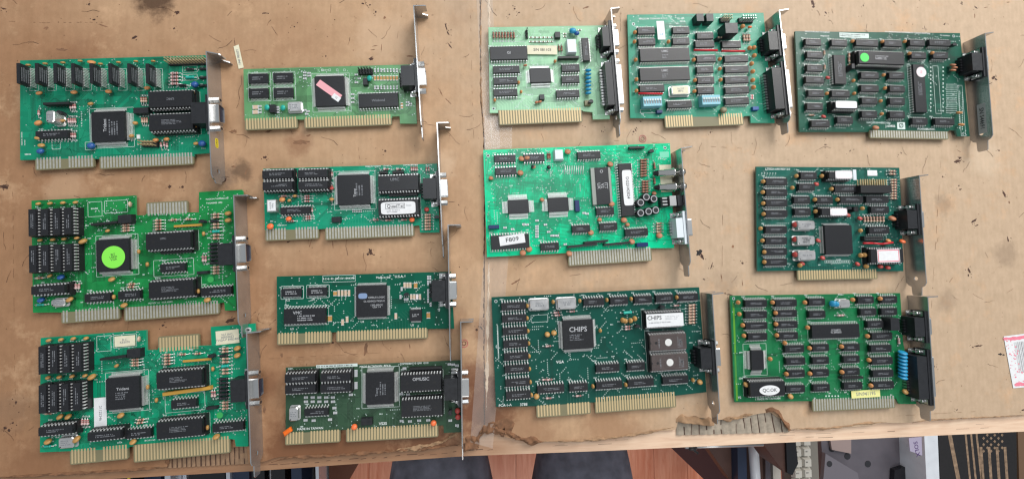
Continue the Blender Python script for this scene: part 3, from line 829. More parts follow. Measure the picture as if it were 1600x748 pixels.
STAIN2 = mat('brown_stain', rgb(128, 92, 66), .7, noise=.3, nscale=200)
BLACKM = mat('black_grime', (.012, .01, .01, 1), .5)

EDGE = [(-60, 760.5), (0, 757), (400, 735), (725, 712), (960, 703), (1200, 692), (1600, 673.5), (1660, 671)]
# the table: a wooden top with a solid edge batten of two layers
tb = root('work_table', P(800, 374, 0)[:3]); tag(tb, 'wooden work table under the cardboard, its front edge stained left and pale right', 'table')
off = Vector(tb.location)/MM
def tlink(nm, b, mats, **k):
    o = link(nm, b.mesh(nm, mats), tb, (-off.x, -off.y, -off.z), **k); return o
fl_ = flat(EDGE, -3.6); back = [(fl_[-1][0]+10, 470), (fl_[0][0]-10, 470)]
up_ = flat([(x, y-44) for x, y in EDGE], -3.6)
b = MB(); b.prism([up_ + back], -22, -3.7); tlink('tabletop', b, [PINE_D])
i4 = 2
EDGE_M = wood_mat('weathered_pine_edge', rgb(212, 176, 148), rgb(236, 208, 180), (3, 40, 3), 6)
nt = EDGE_M.node_tree; bs_ = nt.nodes['Principled BSDF']; src = bs_.inputs['Base Color'].links[0].from_socket
g_ = nt.nodes.new('ShaderNodeNewGeometry'); sx_ = nt.nodes.new('ShaderNodeSeparateXYZ'); nt.links.new(g_.outputs['Position'], sx_.inputs[0])
nz = nt.nodes.new('ShaderNodeTexNoise'); nz.inputs['Scale'].default_value = 14; nz.inputs['Detail'].default_value = 6; nt.links.new(g_.outputs['Position'], nz.inputs['Vector'])
ma = nt.nodes.new('ShaderNodeMath'); ma.operation = 'MULTIPLY_ADD'; ma.inputs[1].default_value = .30; nt.links.new(nz.outputs['Fac'], ma.inputs[0]); nt.links.new(sx_.outputs[0], ma.inputs[2])
mr_ = nt.nodes.new('ShaderNodeMapRange'); mr_.inputs['From Min'].default_value = .10; mr_.inputs['From Max'].default_value = .36; nt.links.new(ma.outputs[0], mr_.inputs['Value'])
mx_ = nt.nodes.new('ShaderNodeMix'); mx_.data_type = 'RGBA'; mx_.blend_type = 'MULTIPLY'; mx_.inputs['Factor'].default_value = 1
tn = nt.nodes.new('ShaderNodeMix'); tn.data_type = 'RGBA'; tn.inputs['A'].default_value = (.42, .31, .23, 1); tn.inputs['B'].default_value = (1, 1, 1, 1); nt.links.new(mr_.outputs['Result'], tn.inputs['Factor'])
nt.links.new(src, mx_.inputs['A']); nt.links.new(tn.outputs['Result'], mx_.inputs['B']); nt.links.new(mx_.outputs['Result'], bs_.inputs['Base Color'])
b = MB(); b.prism([fl_ + up_[::-1]], -30, -3.6); tlink('edge_batten', b, [EDGE_M])
for px, py in ((-40, 700), (1620, 600)):
    x, y, _ = P(px, py, -30); b = MB(); b.box(x-25, y-25+30, -740, x+25, y+25+30, -30.1); tlink('table_leg', b, [PINE_D])
# a split line running along the batten
b = MB(); r = random.Random(5)
for k in range(15):
    px = 830+r.random()*720; t = (px-725)/875.; py = 712-38.5*t-r.choice((9, 10, 5, 14, 17))+r.uniform(-1, 1); a = P(px, py, -3.57); c = P(px+r.uniform(6, 24), py-.8, -3.57); b.strip(a[:2], c[:2], r.uniform(.15, .4), -3.57)
for k in range(20):
    px = 420+k*18; py = 735-(px-400)*.0708-7+r.uniform(-2, 1); a = P(px, py, -3.57); c = P(px+r.uniform(4, 16), py-1.0, -3.57); b.strip(a[:2], c[:2], r.uniform(.25, .6), -3.57)
tlink('wood_crack', b, [STAIN], kind='stuff')

CUT_L = [(-60, 748), (0, 744), (100, 738), (180, 733), (262, 728), (264, 704), (300, 700), (386, 697), (388, 722), (414, 720), (440, 713), (520, 711), (600, 705), (680, 699), (722, 694), (740, 684), (757, 672)]
CUT_R = [(757, 678), (775, 672), (790, 682), (815, 688), (870, 690), (930, 686), (985, 679), (1030, 673), (1056, 670), (1060, 655), (1085, 652), (1120, 655), (1152, 655), (1180, 647), (1205, 644), (1222, 655), (1234, 670), (1300, 670), (1340, 666), (1362, 664), (1380, 660), (1420, 660), (1450, 655), (1520, 652), (1600, 648), (1660, 646)]
def jag(pts, amp, seed, n=7):
    r = random.Random(seed); out = []
    for a, c in zip(pts, pts[1:]):
        L = math.dist(a, c); k = max(1, int(L/n))
        for i in range(k):
            t = i/k; out.append((a[0]+(c[0]-a[0])*t+(r.uniform(-amp, amp) if i else 0), a[1]+(c[1]-a[1])*t+(r.uniform(-amp, amp) if i else 0)))
    return out + [pts[-1]]
def sheet(name, cut, x0, x1, m, label, seed, zt=0.0):
    low = flat(jag(cut, .9, seed), 0)
    seam = [(x1[0], x1[1])] if x1 else []
    rt = root(name, (low[0][0], low[0][1], 0)); tag(rt, label, 'cardboard', 'cardboard sheets covering the table')
    o = (-low[0][0], -low[0][1], 0)
    top = [(low[-1][0], 462), (low[0][0], 462)]
    if name and x0 == 'L':
        t = P(752, -60, 0); top = [(t.x+2, 462), (low[0][0], 462)]
        low = low + [tuple(P(x, y, 0)[:2]) for x, y in jag([(757, 672), (756, 500), (757, 300), (756, 214), (751, 150), (750, 0), (751, -40)], .5, 4, 16)]
    else:
        low = [(P(757, 678, 0).x+.35, P(757, 678, 0).y)] + low[1:]
        sd = [tuple(P(x, y, 0)[:2]) for x, y in jag([(757, 672), (756, 500), (757, 300), (756, 214), (751, 150), (750, 0), (751, -40)], .5, 4, 16)]
        top = [(low[-1][0], 462), (sd[-1][0]+2.4, 462)] + [(x+.5, y) for x, y in sd[::-1][:-1]]
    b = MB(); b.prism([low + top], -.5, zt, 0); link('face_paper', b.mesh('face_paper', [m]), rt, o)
    b = MB(); 
    lw2 = [(x, y+.8) for x, y in low]; b.prism([low + top], -3.4, -.52, 0); link('inner_layer', b.mesh('inner_layer', [FLUTE_B]), rt, o)
    return rt, o
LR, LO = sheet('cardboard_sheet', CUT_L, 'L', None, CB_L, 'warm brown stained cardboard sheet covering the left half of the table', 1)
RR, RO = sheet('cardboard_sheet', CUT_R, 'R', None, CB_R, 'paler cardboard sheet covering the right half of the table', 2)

def fluting(rt, o, quad, n, m, z=-2.6, amp=.9):
    """bared corrugation: ridges running from the first edge to the second"""
    (a, b_, c, d) = quad; b = MB(); S = 8; r = random.Random(int(a[0]))
    prev = None; steps = n*S
    rows = []
    wob = [r.uniform(-1.2, 1.2) for _ in range(n+2)]
    for i in range(steps+1):
        t = i/steps; k = i // S; ph = (i % S)/S
        w = wob[k]*(1-ph)+wob[k+1]*ph
        q = []
        for j in range(5):
            s = j/4; px = (a[0]*(1-t)+b_[0]*t)*(1-s)+(d[0]*(1-t)+c[0]*t)*s + w*math.sin(s*3+k); py = (a[1]*(1-t)+b_[1]*t)*(1-s)+(d[1]*(1-t)+c[1]*t)*s
            h = z+amp*(1-abs(math.cos(math.pi*ph))**6)+(r.uniform(-.08, .08))
            pt = P(px, py, z); q.append((pt.x, pt.y, h))
        rows.append(q)
    base = len(b.v)
    for q in rows: b.v += q
    for i in range(steps):
        for j in range(4):
            A = base+i*5+j; b.face((A, A+1, A+6, A+5), 0, True)
    for i in range(S, steps-S+1, S):      # the paper has split along the valleys
        for j in range(4):
            if r.random() < .85:
                p_, q_ = rows[i][j], rows[i][j+1]; w_ = r.uniform(.25, .6)
                b.quad((p_[0]-w_, p_[1], z+.35), (p_[0]+w_, p_[1], z+.35), (q_[0]+w_, q_[1], z+.35), (q_[0]-w_, q_[1], z+.35), 1)
    link('bared_fluting', b.mesh('bared_fluting', [m, STAIN]), rt, o, kind='stuff')
fluting(RR, RO, ((1058, 654), (1228, 640), (1234, 674), (1057, 679)), 15, FLUTE)
fluting(LR, LO, ((262, 692), (388, 690), (390, 723), (262, 730)), 17, FLUTE_B)

def crumple(name, rt, o, rail, w, h, m, seed, n=60, k=7, curl=0.0):
    """torn paper: a band following a rail of photo points, folded and raised irregularly"""
    r = random.Random(seed); pts = [P(x, y, 0) for x, y in rail]; L = [0]
    for a, c in zip(pts, pts[1:]): L.append(L[-1]+(c-a).length)
    b = MB(); rows = []
    ph = [r.uniform(0, 6.28) for _ in range(8)]
    for i in range(n+1):
        s = L[-1]*i/n; j = max(q for q in range(len(L)) if L[q] <= s+1e-6); j = min(j, len(pts)-2)
        t = (s-L[j])/(L[j+1]-L[j]); p = pts[j].lerp(pts[j+1], t); d = (pts[j+1]-pts[j]).normalized(); nn = Vector((-d.y, d.x, 0))
        f = i/n; env = min(1, 6*f, 6*(1-f))
        row = []
        for q in range(k+1):
            u = q/k; wd = w*(.75+.3*math.sin(s*.13+ph[0])+.25*math.sin(s*.37+ph[1]))*env
            off = (u-.5)*wd
            z = h*env*(math.sin(math.pi*u)*(.6+.4*math.sin(s*.21+ph[2]))+.45*math.sin(s*.5+u*5+ph[3])+.3*math.sin(s*1.1-u*9+ph[4]))+r.uniform(-.12, .12)*h
            if curl: z = h*env*(1.0+math.sin(math.pi*(u*1.6-.5)))*.5+r.uniform(-.08, .08)*h; off += math.cos(math.pi*u*1.6)*h*.5
            row.append((p.x+nn.x*off+r.uniform(-.25, .25), p.y+nn.y*off+r.uniform(-.25, .25), max(.03, z) if q not in (0, k) else -.3))
        rows.append(row)
    base = len(b.v)
    for row in rows: b.v += row
    for i in range(n):
        for q in range(k):
            A = base+i*(k+1)+q; b.face((A, A+1, A+k+2, A+k+1), 0, True)
    link(name, b.mesh(name, [m]), rt, o)
crumple('torn_flap', RR, RO, [(724, 706), (738, 690), (752, 676), (770, 664), (790, 666), (800, 684)], 15, 1.7, TORN, 3, 90, 12)
crumple('torn_flap', RR, RO, [(760, 672), (785, 672), (815, 686), (850, 690)], 7, 2.0, TORN, 13, 60, 8)
crumple('torn_flap', RR, RO, [(845, 689), (900, 688), (960, 683), (1010, 675), (1052, 667)], 3.2, 1.4, TORN_L, 4, 80, 5)
crumple('torn_flap', LR, LO, [(424, 722), (450, 714), (520, 711), (600, 705), (660, 700), (722, 694)], 3.6, 1.5, TORN, 5, 100, 5)
crumple('torn_flap', LR, LO, [(610, 704), (650, 700), (690, 690), (722, 672)], 5.0, 1.8, TORN_L, 6, 60, 7)
crumple('paper_roll', RR, RO, [(1056, 655), (1075, 656), (1100, 659), (1116, 661)], 13, 4.2, TORN_L, 7, 40, 10, 1)
crumple('torn_flap', RR, RO, [(1128, 655), (1150, 653), (1165, 648), (1176, 646)], 4.5, 2.2, TORN_L, 8, 40, 7)
crumple('torn_flap', RR, RO, [(1196, 641), (1206, 638), (1214, 644), (1222, 656), (1234, 672)], 7.5, 3.6, TORN, 9, 50, 9, 1)
crumple('torn_flap', RR, RO, [(1238, 669), (1290, 669), (1330, 664), (1345, 661), (1385, 659)], 2.6, 1.2, TORN_L, 10, 60, 5)
crumple('torn_flap', RR, RO, [(1425, 660), (1450, 656), (1520, 652), (1600, 648.5)], 1.4, .7, TORN_L, 12, 60, 4)
crumple('torn_flap', LR, LO, [(0, 746), (90, 740), (180, 735), (260, 730)], 3, 1.0, TORN, 14, 60, 5)
crumple('torn_flap', LR, LO, [(262, 728), (260, 712), (268, 700)], 3, 1.4, TORN, 15, 24, 5)

# marks on the cardboard
def blotch(b, px, py, rx, ry, ang, seed, mi=0, z=.03):
    r = random.Random(seed); c = P(px, py, 0); n = 16; ca, sa = math.cos(ang), math.sin(ang); L = []
    for k in range(n):
        a = 2*math.pi*k/n; q = r.uniform(.55, 1.25); x = rx*q*math.cos(a)*.59; y = ry*q*math.sin(a)*.59
        L.append((c.x+x*ca-y*sa, c.y+x*sa+y*ca, z))
    i = len(b.v); b.v += L; b.face(range(i, i+n), mi)
marks_L = [(277, 20, 4, 2.5, 0, 0), (272, 45, 2, 1.4, .4, 0), (147, 31, 3, 1.2, .2, 0), (72, 44, 4, 3.5, 0, 1), (160, 40, 8, 1.5, -.3, 1), (210, 59, 5, 2, .5, 0), (96, 78, 9, 3, 0, 1), (6, 14, 4, 1.2, -.3, 0), (139, 7, 2, 2, 0, 0), (567, 6, 2.4, 1.3, 0, 0), (578, 8, 1.6, 1.2, 0, 0), (587, 19, 1.6, 2, 0, 0), (601, 28, 2.6, 3, 0, 1), (580, 92, 3.6, 3, .6, 0), (460, 42, 1.2, 1.2, 0, 0), (415, 21, 5, 1, .1, 0), (509, 88, 1.2, 1.4, 0, 0), (596, 75, .8, 12, -.06, 1), (583, 78, 5, 1, .2, 1), (586, 72, 5, 1, .2, 1), (700, 52, 5, 1, -1.1, 0), (697, 42, 1.2, 6, .3, 0), (703, 72, 6, .9, -.9, 0), (676, 24, 3, 1, .1, 1), (689, 145, 1, 12, .5, 1), (700, 158, 1, 10, .8, 1), (640, 88, 8, 2, 0, 1), (8, 292, 6, 3, 0, 0), (4, 290, 7, 1.2, .2, 0), (14, 672, 2, 2, 0, 0), (20, 660, 1.6, 1.4, 0, 0), (8, 668, 3, 2, 0, 0), (25, 628, 1.6, 1.6, 0, 0), (255, 508, 2, 1.6, 0, 0), (265, 292, 3, 2, 0, 0), (285, 292, 2, 2, 0, 0), (340, 268, 6, 5, 0, 1), (350, 282, 6, 3, .5, 0), (365, 260, 4, 2, 0, 1), (385, 268, 1, 9, -.4, 1), (420, 205, 6, 3, .3, 1), (366, 205, 6, 4, 0, 1), (415, 245, 2, 1.4, 0, 0), (360, 500, 7, 3, .4, 0), (388, 508, 5, 3, 0, 0), (450, 378, 1.4, 1.4, 0, 0), (579, 393, 3, 5, .3, 0), (575, 397, 2, 2, 0, 0), (520, 382, 1, 9, .1, 1), (485, 380, 1, 12, -.3, 1), (470, 222, 14, 6, 0, 1), (482, 212, 4, 2, .4, 1), (602, 236, 1.8, 1.6, 0, 0), (460, 315, 3, 1, .2, 0), (414, 246, 3, 2, .2, 0), (572, 545, 12, 4, 1.4, 1), (520, 535, 2, 2, 0, 0), (640, 540, 1, 7, .2, 1), (440, 555, 2, 6, .2, 1), (413, 640, 3, 8, 0, 1), (418, 590, 4, 3, 0, 1), (745, 515, 2, 2, 0, 0), (752, 512, 1.4, 4, .5, 0)]
marks_R = [(1270, 5, 3, 5, .2, 0), (1271, 11, 3, 2, .3, 0), (1290, 20, 1.4, 3, .7, 0), (1349, 9, 1, 1.6, 0, 0), (1397, 3, 4, 1, -.6, 0), (1503, 6, 1.4, 4, 0, 0), (1525, 12, 4, 1.6, -.6, 0), (1523, 25, 1.4, 6, 0, 1), (1540, 12, 5, 1, .2, 1), (1575, 4, 4, 1.4, .2, 1), (1476, 38, 3, 1.2, .8, 0), (1417, 36, 1.6, 1.6, 0, 1), (1445, 44, .8, 5, .2, 0), (804, 14, 1.6, 1.6, 0, 0), (811, 20, 1.6, 1.2, 0, 0), (796, 23, 1.4, 1.4, 0, 0), (916, 12, 8, 1.8, .35, 1), (1092, 395, 6, 6, .5, 2), (1097, 400, 3, 6, .5, 0), (1563, 553, 4, 2.6, 0, 2), (1568, 554, 3, 1.5, 0, 2), (1160, 411, 2, 2, 0, 0), (1100, 436, 2, 1, -.7, 0), (1145, 385, 3, 3, 0, 1), (1001, 190, 1.6, 1.2, 0, 0), (990, 206, 1.8, 1.6, 0, 0), (993, 203, 1, 3, .5, 0), (1110, 207, 1, 2, 0, 0), (940, 205, .8, 1.6, .1, 0), (1408, 239, 1, 2, .4, 0), (1290, 226, 3, 1, .2, 0), (1328, 236, 2, 1, .8, 0), (1496, 252, 7, 3, .2, 0), (1500, 247, 4, 2, .5, 0), (1498, 236, 6, 1, -.5, 1), (1552, 122, 4, 3, .8, 0), (1545, 132, 8, 1, .5, 0), (1556, 124, 3, 2, 0, 0), (1560, 235, 3, 1, -.6, 0), (1569, 303, 7, 2, -1.1, 0), (1577, 316, 2, 5, .2, 1), (1522, 345, 7, 2, .5, 0), (1526, 352, 4, 1, .4, 0), (1514, 422, 2, 6, .5, 0), (1513, 430, 2, 2, 0, 0), (1575, 374, 1.4, 5, .2, 0), (1498, 290, 1.6, 1.4, 0, 0), (1500, 296, 2, 1.4, 0, 0), (1473, 276, 1.6, 1.6, 0, 0), (1486, 437, 8, .8, .8, 1), (1529, 540, 8, 1.4, .1, 0), (1520, 542, 2, 1.4, .1, 0), (1460, 572, 1.2, 1.2, 0, 0), (1495, 640, 1.2, 1, 0, 0), (1598, 640, 3, 1.4, .3, 0), (1112, 415, 6, 1, 1.2, 0), (1127, 432, 1, 6, .1, 1), (1140, 460, 5, 1, -.3, 0), (1133, 458, 1.6, 1.4, 0, 0), (828, 412, 12, 1, .6, 1), (806, 440, 10, 2, .5, 1), (980, 636, 6, 1.2, .2, 1), (1160, 442, .8, 8, .1, 1)]
for rt, o, mk, sd in ((LR, LO, marks_L, 100), (RR, RO, marks_R, 400)):
    b = MB(); rs = random.Random(sd)
    for i, (x, y, rx, ry, a, t) in enumerate(mk):
        if t == 1: rx, ry = rx*.85, ry*.7
        blotch(b, x, y, rx, ry, a, sd+i, t, .02+.0006*i)
        if t == 0:
            for q in range(3): blotch(b, x+rs.uniform(-6, 6), y+rs.uniform(-6, 6), rs.uniform(.4, 1.2), rs.uniform(.3, .9), rs.uniform(0, 3), sd+i*7+q, 0, .0105+.0006*i)
    for q in range(340):
        x = rs.uniform(0, 755) if rt is LR else rs.uniform(765, 1600); y = rs.uniform(0, 690 if rt is LR else 640)
        blotch(b, x, y, rs.uniform(.3, 1.1), rs.uniform(.25, .8), rs.uniform(0, 3), q+sd*3, rs.choice((0, 1, 1)), .06+.0003*q)
    # long faint creases
    for pts in ([(0, 33), (70, 36), (170, 35)], [(20, 300), (22, 480), (25, 700)], [(735, 0), (737, 120), (741, 230)], [(560, 230), (575, 380)], [(420, 560), (640, 548)]) if rt is LR else ([(1385, 650), (1560, 640)], [(1130, 250), (1128, 440)], [(1450, 560), (1470, 250)], [(780, 200), (783, 420)], [(960, 220), (1160, 232)]):
        for a_, c_ in zip(pts, pts[1:]):
            p, p2 = P(*a_, 0), P(*c_, 0); n_ = 24
            for k in range(n_):
                if rs.random() < .38:
                    u_ = p.lerp(p2, k/n_); v_ = p.lerp(p2, (k+.9)/n_); b.strip((u_.x+rs.uniform(-.2, .2), u_.y+rs.uniform(-.2, .2)), v_[:2], rs.uniform(.12, .32), .16, 1)
    # hairline scratches
    for q in range(150):
        x = rs.uniform(0, 745) if rt is LR else rs.uniform(770, 1600); y = rs.uniform(0, 690 if rt is LR else 640); a = rs.uniform(0, 3.1); p = P(x, y, 0)
        for k in range(rs.randint(2, 5)):
            L = rs.uniform(1.5, 5); a += rs.uniform(-.5, .5); p2 = p+Vector((math.cos(a)*L, math.sin(a)*L, 0)); b.strip(p[:2], p2[:2], rs.uniform(.15, .35), .15, rs.choice((0, 1))); p = p2
    link('stain', b.mesh('stain', [STAIN, STAIN2, BLACKM]), rt, o, kind='stuff')

b = MB(); rs = random.Random(77); sp = [P(x, y, 0) for x, y in jag([(757, 672), (756, 500), (757, 300), (756, 214), (751, 150), (750, 0), (751, -40)], .5, 4, 5)]
for a_, c_ in zip(sp, sp[1:]):
    if rs.random() < .8: b.strip(a_[:2], c_[:2], rs.uniform(.3, 1.1), .17)
link('seam_gap', b.mesh('seam_gap', [STAIN]), LR, LO, kind='stuff')
crumple('frayed_strip', RR, RO, [(764, -20), (764, 90), (766, 170), (769, 228)], 5, .5, TORN_P, 31, 120, 5)
crumple('frayed_strip', RR, RO, [(764, 402), (762, 520), (760, 640)], 4, .5, TORN_P, 32, 120, 5)
# clear tape over the seam, lifted in places and shiny
TAPE = mat('clear_tape', (.86, .82, .77, 1), .22, alpha=.14, noise=.06, nscale=60, bump=.6, spec=.8)
TAPE.node_tree.nodes['Principled BSDF'].inputs['Coat Weight'].default_value = .6
def tape(pxs, label, seed, z=.25):
    r = random.Random(seed); q = [P(x, y, z) for x, y in pxs]; b = MB(); n, k = 90, 8; base = 0
    rt = root('clear_tape', q[0]); tag(rt, label, 'tape', 'clear tape strips over the seam')
    for i in range(n+1):
        for j in range(k+1):
            s, t = i/n, j/k; p = (q[0]*(1-t)+q[1]*t)*(1-s)+(q[3]*(1-t)+q[2]*t)*s
            h = .25*max(0, math.sin(s*37+t*2+math.sin(s*11)*2)*math.sin(t*7+s*13))**3+r.uniform(0, .03)
            b.v.append((p.x-q[0].x, p.y-q[0].y, h))
    for i in range(n):
        for j in range(k): A = i*(k+1)+j; b.face((A, A+k+1, A+k+2, A+1), 0, True)
    link('film', b.mesh('film', [TAPE]), rt)
tape([(743, -30), (768, -30), (782, 235), (757, 235)], 'wrinkled clear tape strip over the cardboard seam in the upper half', 1)
tape([(757, 180), (800, 180), (800, 232), (757, 232)], 'short shiny clear tape patch under the mint card', 3, .4)
tape([(756, 398), (795, 396), (770, 700), (735, 690)], 'long clear tape strip over the seam in the lower half', 2)
crumple('torn_flap', LR, LO, [(752, -20), (751, 60), (752, 150), (756, 205), (760, 228)], 2.2, .9, TORN_L, 21, 90, 4)
# red rubber-stamp rings
for x, y, m_ in ((1004, 217, 'redink'), (725, 536, 'redink')):
    b = MB(); c = P(x, y, 0)
    for r0 in (3.4, 1.7):
        for k in range(20): a, d = 2*math.pi*k/20, 2*math.pi*(k+1)/20; b.strip((r0*math.cos(a), r0*math.sin(a)), (r0*math.cos(d), r0*math.sin(d)), .5, .3)
    link('stamp_ring', b.mesh('stamp_ring', [M[m_]]), RR if x > 757 else LR, ((RO if x > 757 else LO)[0]+c.x, (RO if x > 757 else LO)[1]+c.y, 0))

# loose labels
def slip(pts, m, label, cat='label', z=.35):
    q = [P(x, y, z) for x, y in pts]; rt = root('paper_label', q[0]); tag(rt, label, cat)
    b = MB(); b.prism([[(p.x-q[0].x, p.y-q[0].y) for p in q][::-1]], 0, .12); link('paper', b.mesh('paper', [m]), rt); return rt, q
rt, q = slip([(365, 73), (373, 70), (381, 106), (373, 108)], M['cream'], 'narrow cream paper strip with tiny numbers above the pale green card')
link('lettering', text_mesh('1940 98203T', 2.0, M['grey']), rt, ((q[2].x-q[0].x)/2, (q[2].y-q[0].y)/2, .2), math.radians(102))
rt, q = slip([(1568, 525), (1640, 516), (1655, 600), (1583, 606)], M['paper'], 'white barcode label smeared with pink ink at the right edge')
b = MB(); rr = random.Random(4)
def lp(s, t): p = (q[0]*(1-s)+q[1]*s)*(1-t)+(q[3]*(1-s)+q[2]*s)*t; return (p.x-q[0].x, p.y-q[0].y)
s = .19
while s < .8:
    w = rr.choice((.004, .008, .014)); b.strip(lp(s, .14), lp(s, .72), w*48, .14, 0); s += w+rr.choice((.008, .014, .02))
PK = mat('pink_smear', (.80, .22, .30, 1), .6)
for k in range(110):
    e = rr.random(); u, v = (rr.uniform(.03, .6), rr.choice((.05, .06, .9, .93)) + rr.uniform(-.02, .03)) if e < .6 else (rr.uniform(.02, .25), rr.uniform(.1, .9))
    x, y = lp(u, v); n = 9; i = len(b.v); rx, ry = (rr.uniform(1, 5), rr.uniform(.4, 1.3)) if e < .6 else (rr.uniform(.3, 1.2), rr.uniform(.3, 1)); b.v += [(x+rx*rr.uniform(.6, 1.2)*math.cos(2*math.pi*j/n), y+ry*rr.uniform(.6, 1.2)*math.sin(2*math.pi*j/n), .15+k*.001) for j in range(n)]; b.face(range(i, i+n), 1)
link('print', b.mesh('print', [M['ink'], PK]), rt)

# ------------------------------------------------------------------ below the table
ZF = -735.0
FX0, FX1, FY0, FY1 = -1300, 1500, -1500, 1300
b = MB(); pw = 97; x = FX0; rr = random.Random(9)
fl = root('floor', (0, 0, ZF)); fl['kind'] = 'structure'; fl['label'] = 'red brown laminate floor of narrow planks'
me_cache = []
def plank_mesh(L):
    b = MB(); b.box(-pw/2+.3, -L/2+.3, -8, pw/2-.3, L/2-.3, 0, 0, .25); return b.mesh('plank', [LAM])
PM = plank_mesh(900)
i = 0
while x < FX1:
    y = FY0 - rr.uniform(0, 800)
    while y < FY1:
        o = link('plank', PM, fl, (x, y+450, -rr.uniform(0, .6))); y += 900; i += 1
    x += pw
b = MB(); b.box(FX0-60, FY0-900, -14, FX1+60, FY1+900, -8.1); link('subfloor', b.mesh('subfloor', [PINE_D]), fl)

# seated person: thighs and shins in one continuous surface
def person():
    base = P(790, 800, -500)
    rt = root('person', (base.x, base.y-60, ZF)); tag(rt, 'person in faded blue grey jeans seated at the table, only the thighs showing', 'person')
    o = Vector((base.x, base.y-60, ZF))
    DEN = mat('blue_grey_denim', rgb(90, 92, 103), .85, noise=.4, nscale=45, bump=1.0)
    nt = DEN.node_tree
    V, E, R = [], [], []
    def add(p, r, par=None):
        V.append(((Vector(p)-o)*MM)); R.append(r*MM); k = len(V)-1
        if par is not None: E.append((par, k))
        return k
    zt = -210
    hipz = zt-10
    kl = P(680, 728, zt); kr = P(929, 722, zt)
    pelvis = add(((kl.x+kr.x)/2+5, kl.y-430, hipz), 120)
    add(((kl.x+kr.x)/2+5, kl.y-440, hipz+190), 118, pelvis)
    w = add(((kl.x+kr.x)/2+5, kl.y-440, hipz+300), 115, len(V)-1)
    for kn, sx in ((kl, -1), (kr, 1)):
        h = add(((kl.x+kr.x)/2+sx*85, kl.y-400, hipz-8), 92, pelvis)
        m1 = add((kn.x*.75+((kl.x+kr.x)/2+sx*85)*.25, kn.y-140, zt-52), 104, h)
        k = add((kn.x, kn.y+26, zt-66), 70, m1)
        k2 = add((kn.x, kn.y+52, zt-130), 62, k)
        s = add((kn.x+sx*4, kn.y+50, zt-290), 52, k2)
        a = add((kn.x+sx*6, kn.y+40, ZF+70), 44, s)
    me = bpy.data.meshes.new('trousers'); me.from_pydata(V, E, []); ob = bpy.data.objects.new('t', me); col.objects.link(ob)
    md = ob.modifiers.new('s', 'SKIN'); sv = me.skin_vertices[0].data
    for i, r in enumerate(R): sv[i].radius = (r, r)
    sv[0].use_root = True
    ss = ob.modifiers.new('u', 'SUBSURF'); ss.levels = 3; ss.render_levels = 3
    bpy.context.view_layer.update()
    dg = bpy.context.evaluated_depsgraph_get(); m2 = bpy.data.meshes.new_from_object(ob.evaluated_get(dg)); bpy.data.objects.remove(ob)
    m2.materials.clear(); m2.materials.append(DEN); m2.name = 'trousers'
    for p in m2.polygons: p.use_smooth = True
    link('trousers', m2, rt)
    # stitched outer seams and shoes
    for kn, sx in ((kl, -1), (kr, 1)):
        b = MB(); c = Vector((kn.x+sx*6, kn.y+75, ZF)) - o
        b.rings([[(c.x+math.cos(t)*46, c.y+(130 if math.sin(t) > 0 else 80)*math.sin(t), c.z+z) for t in [2*math.pi*k/20 for k in range(20)]] for z in (0, 18, 19)], 1)
        b.rings([[(c.x+math.cos(t)*43*s, c.y+(125 if math.sin(t) > 0 else 76)*math.sin(t)*s, c.z+z) for t in [2*math.pi*k/20 for k in range(20)]] for z, s in ((19.5, 1), (45, .93), (70, .75), (85, .5))], 0, True)
        link('shoe', b.mesh('shoe', [M['plastic'], M['paper']]), rt)
person()

def slab(name, pts, z1, h, m, label, cat, bevel=0, group=None, solid=True):
    """a box-like thing seen from above: outline in photo points at its upper face"""
    q = [P(x, y, z1) for x, y in pts]; o = q[0]; rt = root(name, (o.x, o.y, z1-h)); tag(rt, label, cat, group)
    b = MB(); loop = [(p.x-o.x, p.y-o.y) for p in q][::-1]
    b.prism([loop], 0, h); link('body', b.mesh('body', [m]), rt)
    return rt, q
BRN = mat('dark_brown_panel', rgb(84, 58, 50), .5, noise=.2, nscale=30); NAVY = mat('navy_plastic', rgb(40, 52, 76), .35); DK = mat('near_black_plastic', (.01, .01, .013, 1), .25)
GRY = mat('grey_painted_steel', rgb(106, 101, 108), .4, .3, noise=.08, nscale=40); SIL = mat('brushed_aluminium', rgb(215, 220, 228), .35, .5)
WHT = mat('off_white_enamel', rgb(214, 218, 224), .3, noise=.05, nscale=60); BEI = mat('keycap_beige', rgb(196, 192, 182), .5); BAG = mat('black_fabric', rgb(26, 24, 26), .8, noise=.3, nscale=200); GOLDP = mat('tan_print', rgb(140, 116, 94), .8, noise=.4, nscale=120)
